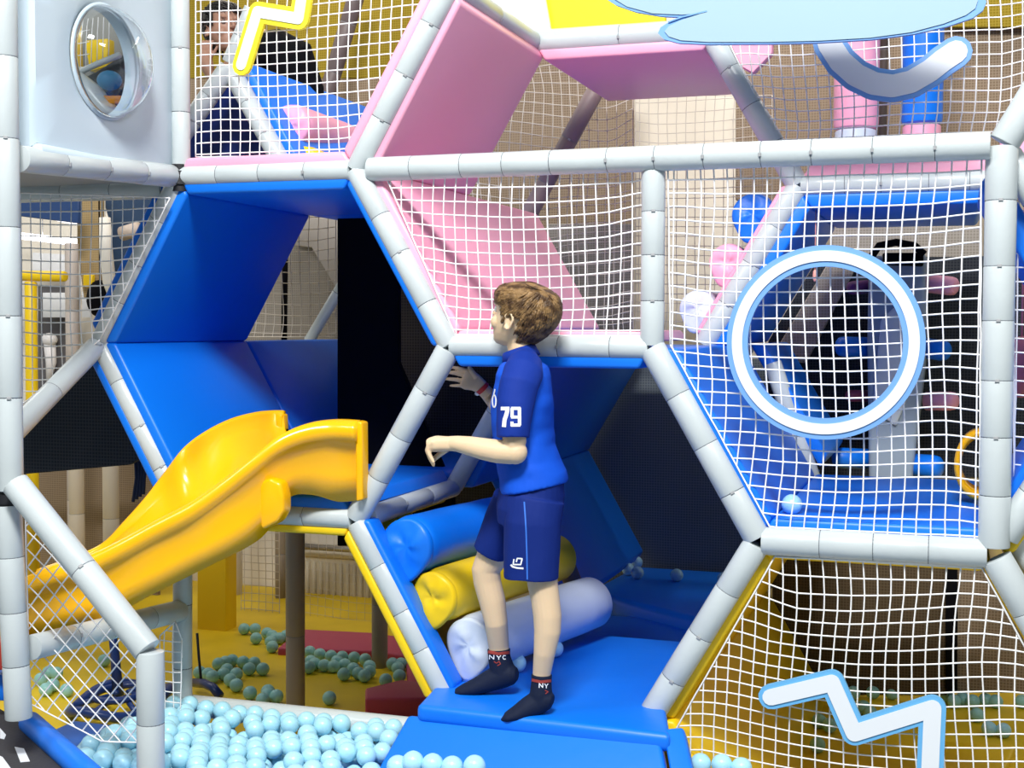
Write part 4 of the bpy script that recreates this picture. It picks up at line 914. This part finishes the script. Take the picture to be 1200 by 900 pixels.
# head: horizontal slices (height, front, back, half width), x forward
SL = [(-.104, .060, .030, .016), (-.098, .074, .000, .028), (-.085, .081, -.030, .040), (-.062, .083, -.052, .052), (-.040, .082, -.070, .060), (-.020, .080, -.084, .065),
      (0.0, .078, -.094, .068), (.020, .082, -.099, .070), (.040, .086, -.100, .071), (.060, .083, -.096, .069), (.078, .070, -.084, .062), (.092, .050, -.064, .048), (.101, .020, -.036, .026), (.104, .0, -.016, .008)]
def slice_at(z):
    z = max(SL[0][0], min(SL[-1][0], z))
    for a, b in zip(SL, SL[1:]):
        if z <= b[0]:
            f = (z-a[0])/(b[0]-a[0]); return [a[k]+(b[k]-a[k])*f for k in (1, 2, 3)]
    return SL[-1][1:]
class Head:
    def __init__(self, c, yaw_, tilt, sx, sz, roll=0):
        self.c = V(c); self.M = Matrix.Rotation(yaw_, 3, 'Z') @ Matrix.Rotation(-tilt, 3, 'Y') @ Matrix.Rotation(roll, 3, 'X'); self.s = (sx, sx, sz)
    def p(self, x, y, z): return self.c + self.M @ V((x*self.s[0], y*self.s[1], z*self.s[2]))
    def surf(self, th, z, off=0.):
        xf, xb, w_ = slice_at(z); cx = (xf+xb)/2; rx = (xf-xb)/2
        e = .9; a, b = math.cos(th), math.sin(th)
        return self.p(cx+(rx+off)*math.copysign(abs(a)**e, a), (w_+off)*math.copysign(abs(b)**e, b), z+(off*1.2*max(0, (z-.05)/.05)))
    def build(self, bm):
        R = []
        for z, *_ in SL: R.append([bm.verts.new(self.surf(2*math.pi*i/32, z)) for i in range(32)])
        for a, b in zip(R, R[1:]): bridge(bm, a, b)
        bm.faces.new(list(reversed(R[0]))); bm.faces.new(R[-1])
        q_ = self.p; k = self.s[0]
        tube(bm, [q_(.078, 0, .030), q_(.087, 0, .014), q_(.096, 0, -.002), q_(.101, 0, -.013), q_(.090, 0, -.022)], [.0058*k, .0062*k, .0070*k, .0080*k, .006*k], 12)
        for sgn in (1, -1):
            ball(bm, q_(.088, sgn*.009, -.016), .0068*k, seg=10)                 # nostril wings
            ball(bm, q_(.056, sgn*.034, -.032), .023*k, seg=12)                 # cheek
            ball(bm, q_(.071, sgn*.028, .027), .014*k, (1, 1.6, .6), 10)        # brow
        ball(bm, q_(.082, 0, -.038), .012*k, (.9, 1.6, .40), 12); ball(bm, q_(.080, 0, -.049), .012*k, (.9, 1.4, .46), 12)
        ball(bm, q_(.068, 0, -.085), .019*k, seg=12)
        for sgn in (1, -1):                                                     # ears with a rolled rim
            c = (-.008, sgn*.073, -.012)
            rim = [q_(c[0]-.004+.0145*math.cos(a)*(1 if math.sin(a) > -.2 else .75), c[1]+sgn*.006, c[2]+.026*math.sin(a)) for a in [2*math.pi*i/14+.3 for i in range(13)]]
            tube(bm, rim, .0042*k, 8); ball(bm, q_(c[0]+.002, c[1]-sgn*.002, c[2]), .017*k, (.75, .35, 1.25), 12)
            ball(bm, q_(c[0]+.004, c[1]+sgn*.002, c[2]-.022), .0075*k, seg=8)
def eyes(hd, par, col, wc=('eye_white', (.8, .8, .78))):
    wh = mat(*wc, .2, 0); ir = mat(col[0], col[1], .2, 0)
    for sgn in (1, -1):
        bm = bmesh.new(); ball(bm, hd.p(.0665, sgn*.030, .008), .0125*hd.s[0], seg=16); e = link('eye', bm, wh, par)
        bm = bmesh.new(); ball(bm, hd.p(.0765, sgn*.0305, .009), .0050*hd.s[0], (.6, 1, 1), 12); link('iris', bm, ir, e)
def hair(hd, par, m, mask, n=900, thick=.010, length=.040, seed=3, crown=(-.055, .01, .098)):
    rg = random.Random(seed); bm = bmesh.new(); NT, NZ = 48, 26; G_ = {}
    zs = [-.075+.179*j/NZ for j in range(NZ+1)]
    for j, z in enumerate(zs):
        for i in range(NT):
            th = 2*math.pi*i/NT
            if mask(th, z): G_[i, j] = bm.verts.new(hd.surf(th, z, thick*.75))
    for j in range(NZ):
        for i in range(NT):
            q_ = [(i, j), ((i+1) % NT, j), ((i+1) % NT, j+1), (i, j+1)]
            if all(k in G_ for k in q_): bm.faces.new([G_[k] for k in q_])
    cw = V(crown)
    for k in range(n):
        for _ in range(40):
            th = rg.uniform(-math.pi, math.pi); z = rg.uniform(-.07, .102)
            if z < .097 and mask(th, z) and rg.random() < max(.25, slice_at(z)[2]/.07): break
        path = []; cz = z; ct = th; L = length*rg.uniform(.6, 1.15); st = 5
        swirl = rg.uniform(-.12, .12)
        # work on the surface: step away from the crown
        xf, xb, w_ = slice_at(z); P0 = V(((xf+xb)/2+(xf-xb)/2*math.cos(th), w_*math.sin(th), z)); c = P0.copy(); d = (c-cw); d = d.normalized() if d.length > .01 else V((rg.uniform(-1, 1), rg.uniform(-1, 1), 0)).normalized()
        if c.z > .06 and c.x > -.04: d = (d+V((.6, .35, 0))).normalized()
        for q_ in range(st+1):
            f = q_/st; zz = max(-.085, min(.103, c.z)); xf, xb, w_ = slice_at(zz)
            nrm = V(((c.x-(xf+xb)/2)/max(.01, (xf-xb)/2)**2*.01, c.y/max(.01, w_)**2*.01, max(0, (c.z-.03))*9*.1+.0001)); nrm.normalize()
            lift = thick*(.55+.75*math.sin(math.pi*min(1, f*.9+.1))*rg.uniform(.9, 1.1))
            # keep just outside the skull
            ex = (xf-xb)/2+.0001; ey = w_+.0001; rr = math.hypot((c.x-(xf+xb)/2)/ex, c.y/ey)
            if rr > 1e-3 and c.z < .085: c.x = (xf+xb)/2+(c.x-(xf+xb)/2)/rr; c.y = c.y/rr
            if q_ > 1 and not mask(math.atan2(c.y/ey, (c.x-(xf+xb)/2)/ex), c.z+.016): break
            path.append(hd.p(*(c+nrm*lift)))
            tn = (d-nrm*d.dot(nrm)); tn = tn.normalized() if tn.length > 1e-4 else d
            side = nrm.cross(tn); c = c+(tn+side*swirl)*L/st+V((0, 0, -.0006)); d = tn
        if len(path) > 2:
            r0 = rg.uniform(.0022, .0036)*hd.s[0]
            tube(bm, path, [r0*.5, r0, r0*1.1, r0, r0*.7, r0*.2][-len(path):], 4)
    fixn(bm); return link('hair', bm, m, par)
def hair_mat(name, c1, c2):
    m = mat(name, c1, .45, .3, 120, spec=.4); nt = m.node_tree; N = nt.nodes; b = N['Principled BSDF']
    tc = N.new('ShaderNodeTexCoord'); n2 = N.new('ShaderNodeTexNoise'); n2.inputs['Scale'].default_value = 38; n2.inputs['Detail'].default_value = 3
    cr = N.new('ShaderNodeValToRGB'); cr.color_ramp.elements[0].position = .4; cr.color_ramp.elements[1].position = .62
    cr.color_ramp.elements[0].color = (*c1, 1); cr.color_ramp.elements[1].color = (*c2, 1)
    nt.links.new(tc.outputs['Object'], n2.inputs['Vector']); nt.links.new(n2.outputs['Fac'], cr.inputs[0]); nt.links.new(cr.outputs[0], b.inputs['Base Color']); return m
def decal(name, par, target, strokes, m, off=.0014, step=1.0):
    """print strokes ((points), width px) on a garment: small strips laid on its surface"""
    me = target.data; base = root_off(target); bvh = BVHTree.FromPolygons([v.co+base for v in me.vertices], [p.vertices[:] for p in me.polygons])
    bm = bmesh.new()
    for pts, wd in strokes:
        pts = [V(p) for p in pts]; dense = []
        for a, b in zip(pts, pts[1:]):
            k = max(1, int((b-a).length/step)); dense += [a.lerp(b, j/k) for j in range(k)]
        dense.append(pts[-1]); prev = None
        for i, p in enumerate(dense):
            d = (dense[min(i+1, len(dense)-1)]-dense[max(i-1, 0)]); d.normalize(); nn = V((-d.y, d.x)); row = []
            for f in (-.5, 0, .5):
                q_ = p+nn*wd*f; hit, nr, _, _ = bvh.ray_cast(CAM, ray(q_.x, q_.y).normalized())
                row.append(bm.verts.new(hit+nr*off) if hit is not None else None)
            if prev and all(row) and all(prev):
                for k in (0, 1): bm.faces.new((prev[k], prev[k+1], row[k+1], row[k]))
            prev = row
    return link(name, bm, m, par)
def boy():
    yn = WZ(620, 838, zm).y+.025; yf = WZ(565, 815, zm).y+.03
    Yc = -.14
    t = thing('person', 'boy in a blue 79 shirt, navy shorts and dark socks, standing and looking up', 'person', V((W(605, 800, Yc).x, Yc, zm)))
    hd = Head(W(613, 371, Yc), math.pi-math.radians(19), math.radians(12), 1.07, .94)
    bm = bmesh.new(); hd.build(bm)
    limb(bm, [(608, 388, Yc+.0, 15, .048), (609, 400, Yc, 15, .046), (611, 413, Yc, 16, .048), (612, 425, Yc, 20, .06), (613, 440, Yc, 22, .09), (613, 480, Yc, 24, .10), (617, 530, Yc, 24, .10), (623, 580, Yc, 26, .10), (622, 600, Yc, 26, .10)])
    ya, yb = Yc-.07, Yc+.07
    lf = [(598, 600, yb, 24), (585, 635, yb, 21), (573, 660, yb-.0, 17.5), (569.5, 668, yb, 17), (571, 682, yb, 16.2), (577, 705, yb, 15.6), (581.5, 730, yb, 13.6), (584.5, 757, yf, 12.2), (587, 780, yf, 11), (588, 795, yf, 9)]
    ln = [(628, 610, ya, 22), (633, 640, ya, 20), (635, 675, ya, 18.5), (636, 685, ya, 17.8), (639, 702, ya, 17), (641.5, 722, ya, 16.8), (641.5, 740, ya, 15.8), (638, 765, ya, 12.8), (635, 788, yn, 10.8), (634, 805, yn, 10), (633, 825, yn, 8)]
    limb(bm, lf); limb(bm, ln)
    # near arm: shoulder, elbow, wrist
    limb(bm, [(611, 438, Yc-.10, 15), (605, 465, Yc-.145, 15), (602, 500, Yc-.16, 14.5), (603, 518, Yc-.165, 14.0), (602, 524, Yc-.165, 12.5)]); ball(bm, W(604, 530, Yc-.165), 14.3*pm(604, 530, Yc-.16), seg=16)
    limb(bm, [(607, 531, Yc-.163, 11), (600, 530, Yc-.165, 14.2), (583, 529, Yc-.17, 14), (566, 526, Yc-.17, 13), (550, 522.5, Yc-.168, 11.4), (536, 520, Yc-.165, 9.5), (527, 519.5, Yc-.16, 8.6, .020)])
    # near hand: palm down, fingers curling down
    limb(bm, [(531, 520, Yc-.163, 8.5, .019), (522, 520, Yc-.16, 8.8, .026), (512, 520, Yc-.157, 9.6, .033), (505, 521, Yc-.155, 8.5, .033)], sup=2.6)
    for k, (dy, L) in enumerate(((-.029, .85), (-.010, 1.0), (.009, .95), (.027, .78))):
        Y = Yc-.155+dy; tube(bm, [W(508, 518, Y), W(503, 521, Y), W(501.5-k*.3, 520+9*L, Y), W(504, 520+17*L, Y), W(508, 520+25*L, Y)], [.0078, .0082, .0076, .0068, .0054], 10)
        ball(bm, W(508, 520+25*L, Y), .0056, seg=8)
    tube(bm, [W(524, 526, Yc-.13), W(517, 531, Yc-.115), W(511, 536, Yc-.115), W(507, 541, Yc-.12)], [.010, .0092, .008, .0058], 10)
    # far arm and raised hand
    Yh = .12
    limb(bm, [(606, 444, Yc+.10, 15), (603, 470, Yc+.15, 14), (598, 490, Yc+.17, 12.5), (591, 485, Yc+.16, 11.5), (580, 471, Yh+.05, 10), (571, 461, Yh+.02, 8.4), (564, 454, Yh+.01, 8, .018)])
    limb(bm, [(566, 455, Yh+.01, 8, .017), (558, 449, Yh+.0, 10, .016), (549, 445, Yh, 12.5, .014), (544, 443, Yh, 12, .012)], sup=2.6)
    for (u0, v0), (u1, v1), (u2, v2), r in (((546, 434), (537, 431.5), (528, 430.5), .0066), ((543, 439.5), (532, 437), (522, 436), .0070), ((543, 446), (531, 444.5), (521, 444), .0068), ((546, 452), (536, 452), (528, 452), .0060)):
        tube(bm, [W(u0+3, v0+1, Yh), W(u0, v0, Yh), W(u1, v1, Yh-.004), W((u1+u2)/2, (v1+v2)/2, Yh+.004), W(u2, v2, Yh+.012)], [r, r*1.05, r, r*.9, r*.7], 10)
        ball(bm, W(u2, v2, Yh+.012), r*.72, seg=8)
    tube(bm, [W(558, 442, Yh-.008), W(553, 435, Yh-.012), W(549, 429, Yh-.012)], [.0095, .0085, .006], 10)
    body = solid('body', bm, SKIN, t, .0028, 4, .5)
    eyes(hd, t, ('eye_brown', (.12, .06, .02)))
    br = hair_mat('brown_hair', (.065, .032, .012), (.28, .165, .065))
    def mask(th, z):
        a = abs(th) if th <= math.pi else 2*math.pi-th
        a = abs(math.atan2(math.sin(th), math.cos(th)))
        if z > .062: return True
        if z > .042: return a > .72
        if z > .012: return a > 1.18
        if z > -.012: return a > 1.34 and not (1.5 < a < 1.95)
        if z > -.04: return a > 2.0
        return a > 2.25 and z > -.066
    hair(hd, t, br, mask, 1900, .009, .048, 5)
    bm = bmesh.new()
    for sgn in (1, -1): tube(bm, [hd.p(.084, sgn*.016, .029), hd.p(.083, sgn*.028, .034), hd.p(.074, sgn*.042, .031)], [.0018, .0028, .0012], 6)
    link('eyebrow', bm, br, t)
    # shirt
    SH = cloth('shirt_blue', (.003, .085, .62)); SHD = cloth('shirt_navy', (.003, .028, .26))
    bm = bmesh.new(); k = pm(610, 480, Yc)
    rows = [(611, 418, 15, .047), (612, 423, 20, .065), (613.5, 430, 27, .105), (614, 440, 31, .132), (613.5, 455, 34, .142), (613, 475, 35.5, .140), (613.5, 500, 35.5, .136), (615, 520, 36, .134), (620, 540, 37, .136), (625, 556, 38.5, .140), (626.5, 570, 38.5, .142)]
    rr = []
    for i, (u, v, hw, dd) in enumerate(rows):
        c = W(u, v, Yc); tl = .20*max(0, (i-7)/3)
        rr.append((c, V((math.cos(.22)*hw*k, 0, 0))+V((0, hw*k*.15, tl*hw*k)), V((-dd*.15, dd, 0))))
    loft(bm, rr, 36, True, 0, 2.3)
    for v in bm.verts:
        f = mnoise.noise(V((v.co.x*9, v.co.y*9, v.co.z*17)))*.006; v.co += (v.co-W(615, 500, Yc)).normalized()*f
    shirt = solid('shirt', bm, SH, t, .0035, 5)
    ruffle(shirt, lambda w_: mnoise.noise(V((w_.x*16+w_.z*14, w_.y*8, w_.z*26-w_.x*12)))*.0030+mnoise.noise(V((w_.x*5, w_.y*5, w_.z*11+4)))*.0045)
    bm = bmesh.new()
    limb(bm, [(617, 415, Yc-.03, 12, .022), (616, 424, Yc-.06, 20, .040), (613, 436, Yc-.10, 24, .052), (608, 452, Yc-.135, 23.5, .056), (604, 475, Yc-.150, 22, .056), (602, 497, Yc-.160, 20.5, .055), (601.5, 513, Yc-.165, 19.8, .054)], 28)
    for v in bm.verts: v.co += FW*0+V((0, 0, 0))
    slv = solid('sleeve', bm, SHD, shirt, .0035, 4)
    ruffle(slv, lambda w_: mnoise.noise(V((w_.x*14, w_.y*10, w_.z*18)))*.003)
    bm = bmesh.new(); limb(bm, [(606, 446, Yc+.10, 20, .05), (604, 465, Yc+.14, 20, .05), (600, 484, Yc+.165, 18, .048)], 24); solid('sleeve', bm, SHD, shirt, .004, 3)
    bm = bmesh.new()      # collar: a band standing round the neck
    cc = [(608, 409, 18.5, .056), (609.5, 415, 20.5, .060), (611, 421, 22, .066)]; R = []
    for u, v, hw, dd in cc:
        c = W(u, v, Yc); R.append([bm.verts.new(c+V((math.cos(a)*hw*k, math.sin(a)*dd, .016*math.cos(a)))) for a in [2*math.pi*i/32 for i in range(32)]])
    for a, b in zip(R, R[1:]): bridge(bm, a, b)
    q_ = [bm.verts.new(v.co+(W(609, 415, Yc)-v.co).normalized()*.005) for v in R[0]]; q2 = [bm.verts.new(v.co+(W(609, 415, Yc)-v.co).normalized()*.008) for v in R[2]]
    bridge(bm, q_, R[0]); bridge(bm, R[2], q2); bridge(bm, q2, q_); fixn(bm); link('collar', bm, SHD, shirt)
    white = mat('print_white', (.85, .88, .92), .6, 0)
    decal('number_print', slv, slv, [([(587.2, 478.8), (597.2, 478.8)], 4.2), ([(595, 479.5), (594.2, 484), (591.6, 492), (590.8, 500.4)], 4.6),
        ([(600.2, 478.5), (600.2, 489)], 3.6), ([(599, 478.6), (610, 478.6)], 3.6), ([(608.6, 478), (608.6, 498.5)], 3.8), ([(599, 488.8), (609, 488.8)], 3.4), ([(598.6, 498.2), (609.6, 498.2)], 3.6), ([(600, 494.2), (600, 499)], 3.4)], white)
    decal('chest_print', shirt, shirt, [([(579.6+2.1*math.cos(a), 470+7.2*math.sin(a)) for a in [2*math.pi*i/20 for i in range(21)]], 1.6), ([(580.5, 456), (578.8, 464)], 1.6)], white)
    # shorts
    SHO = cloth('shorts_navy', (.002, .018, .17)); bm = bmesh.new()
    limb(bm, [(627, 556, Yc, 34, .128), (624, 575, Yc, 38.5, .138), (621, 595, Yc, 40, .142), (620, 612, Yc, 38, .135)], 30, 2.3)
    limb(bm, [(628, 585, Yc-.06, 34, .08), (624, 612, Yc-.07, 34, .085), (623, 645, Yc-.07, 33.5, .085), (622.5, 676, Yc-.07, 32.5, .082)], 30, 2.3)
    limb(bm, [(604, 585, Yc+.06, 27, .075), (592, 612, Yc+.07, 26, .075), (581, 633, Yc+.07, 22, .07), (574.5, 647, Yc+.07, 20.5, .066)], 28, 2.2)
    sh = solid('shorts', bm, SHO, t, .0035, 4)
    ruffle(sh, lambda w_: mnoise.noise(V((w_.x*22, w_.y*10, w_.z*7)))*.004)
    decal('side_stripe', sh, sh, [([(614.5, 588), (616.5, 620), (617.5, 650), (618, 679)], 1.7)], mat('stripe_blue', (.03, .16, .66), .6, 0))
    decal('emblem', sh, sh, [([(602.6, 655), (601.6, 661.4), (610.4, 661.6), (612, 654.6), (606.4, 654.2), (605.2, 658.6)], 1.7), ([(598.8, 661.6), (601, 664), (606, 665.4), (613.6, 666)], 2.2)], white)
    # socks
    SO = cloth('sock_navy', (.006, .012, .035)); RED = mat('sock_red', (.32, .04, .03), .8, 0)
    def sock(kn, yy):
        bm = bmesh.new()
        if kn:
            limb(bm, [(634.8, 790, yy, 12.2), (634.5, 800, yy, 12), (634, 812, yy, 13.2, .034), (634, 822, yy, 14, .033)])
            limb(bm, [(648, 820, yy, 6, .02), (643, 819, yy, 11.5, .030), (632, 822, yy, 14.5, .034), (618, 829, yy-.01, 12, .038), (605, 836, yy-.02, 8.8, .040), (594, 840, yy-.03, 5.5, .033), (589, 841.5, yy-.03, 3, .02)])
        else:
            limb(bm, [(584.5, 760, yy, 13.6), (585, 770, yy, 13.2), (588, 782, yy, 14.5, .034), (590, 792, yy, 15, .033)])
            limb(bm, [(606, 790, yy, 7, .02), (601, 790, yy, 12, .030), (590, 791, yy, 15, .034), (573, 798, yy-.005, 12.5, .037), (556, 805, yy-.01, 9.4, .040), (542, 809, yy-.015, 6.5, .035), (534, 811, yy-.02, 3.6, .022)])
        so = solid('sock', bm, SO, t, .003, 4)
        if kn:
            decal('sock_band', so, so, [([(622.5, 796.5), (634, 799), (646.5, 797.5)], 3.4)], RED)
            decal('sock_lettering', so, so, [([(632, 806), (632, 800.5), (636, 805.8), (636, 800.5)], 1), ([(638, 801), (640, 804), (642, 801)], 1), ([(640, 804), (640, 806.5)], 1)], white)
            decal('sock_motif', so, so, [([(638.5, 809), (642, 810.5), (639, 813)], 1.2)], RED)
        else:
            decal('sock_band', so, so, [([(572, 764), (584, 766), (597, 764.5)], 3.4)], RED)
            decal('sock_lettering', so, so, [([(574, 772.5), (574, 767.5), (579, 772.5), (579, 767.5)], 1.1), ([(582, 768), (584.5, 770.4), (587, 768)], 1.1), ([(584.5, 770), (584.5, 773)], 1.1), ([(592.5, 768.4), (590, 768), (589, 770), (590, 772.4), (592.5, 772.2)], 1.1)], white)
            decal('sock_motif', so, so, [([(579, 775), (582, 777), (585, 775), (586.5, 778), (583, 780)], 1.1)], RED)
    sock(False, yf); sock(True, yn)
    # wristband on the raised arm
    bm = bmesh.new(); c = W(564.5, 454.5, Yh+.01); d = (W(571, 461, Yh+.02)-c).normalized()
    tube(bm, [c-d*.006, c-d*.005, c+d*.008, c+d*.009], [.018, .0245, .0255, .019], 24); wb = link('wristband', bm, mat('band_red', (.60, .03, .03), .5, 0), t, 'auto')
    bm = bmesh.new(); c2 = c+V((-.010, -.012, -.018)); ball(bm, c2, .008, (1.3, .5, .9), 10); link('band_clasp', bm, white, wb)
boy()
def climber():
    Y = 1.35; t = thing('person', 'dark haired person in a black top crouching behind the upper left net', 'person', W(300, 130, Y))
    hd = Head(W(262, 34, Y), -.6, .1, 1.02, 1.05); bm = bmesh.new(); hd.build(bm)
    limb(bm, [(270, 60, Y, 14), (285, 62, Y+.03, 16), (305, 60, Y+.06, 26, .10), (330, 72, Y+.1, 34, .12), (345, 110, Y+.14, 30, .12)])
    limb(bm, [(300, 60, Y-.06, 13), (275, 78, Y-.10, 12), (250, 95, Y-.12, 10), (243, 78, Y-.12, 8), (240, 62, Y-.1, 7)])
    for k in range(4): tube(bm, [W(237+k*3.4, 66, Y-.1), W(236+k*3.6, 55, Y-.1), W(239+k*3.6, 47, Y-.09)], [.008, .0076, .006], 8)
    tube(bm, [W(246, 68, Y-.1), W(252, 60, Y-.1), W(255, 54, Y-.1)], [.009, .008, .006], 8)
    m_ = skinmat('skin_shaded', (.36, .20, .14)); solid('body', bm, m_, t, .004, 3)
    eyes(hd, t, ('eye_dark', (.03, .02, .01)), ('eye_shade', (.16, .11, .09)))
    def mask(th, z):
        a = abs(math.atan2(math.sin(th), math.cos(th)))
        return z > .055 or (z > .0 and a > 1.0) or a > 1.7
    hair(hd, t, hair_mat('black_hair', (.006, .005, .005), (.015, .012, .012)), mask, 400, .014, .05, 9)
    bm = bmesh.new(); limb(bm, [(300, 55, Y+.05, 20, .09), (312, 62, Y+.06, 32, .14), (332, 74, Y+.1, 39, .15), (347, 112, Y+.14, 34, .14), (350, 130, Y+.16, 30, .13)], 28); limb(bm, [(308, 58, Y-.04, 18), (290, 68, Y-.08, 17)], 20)
    solid('black_top', bm, BLACK, t, .005, 4)
climber()
# ------------------------------------------------------------------ everything stands on the ground floor at z = 0
for o in COL.objects:
    if o.parent is None and o.type in ('MESH', 'EMPTY'): o.location.z += G
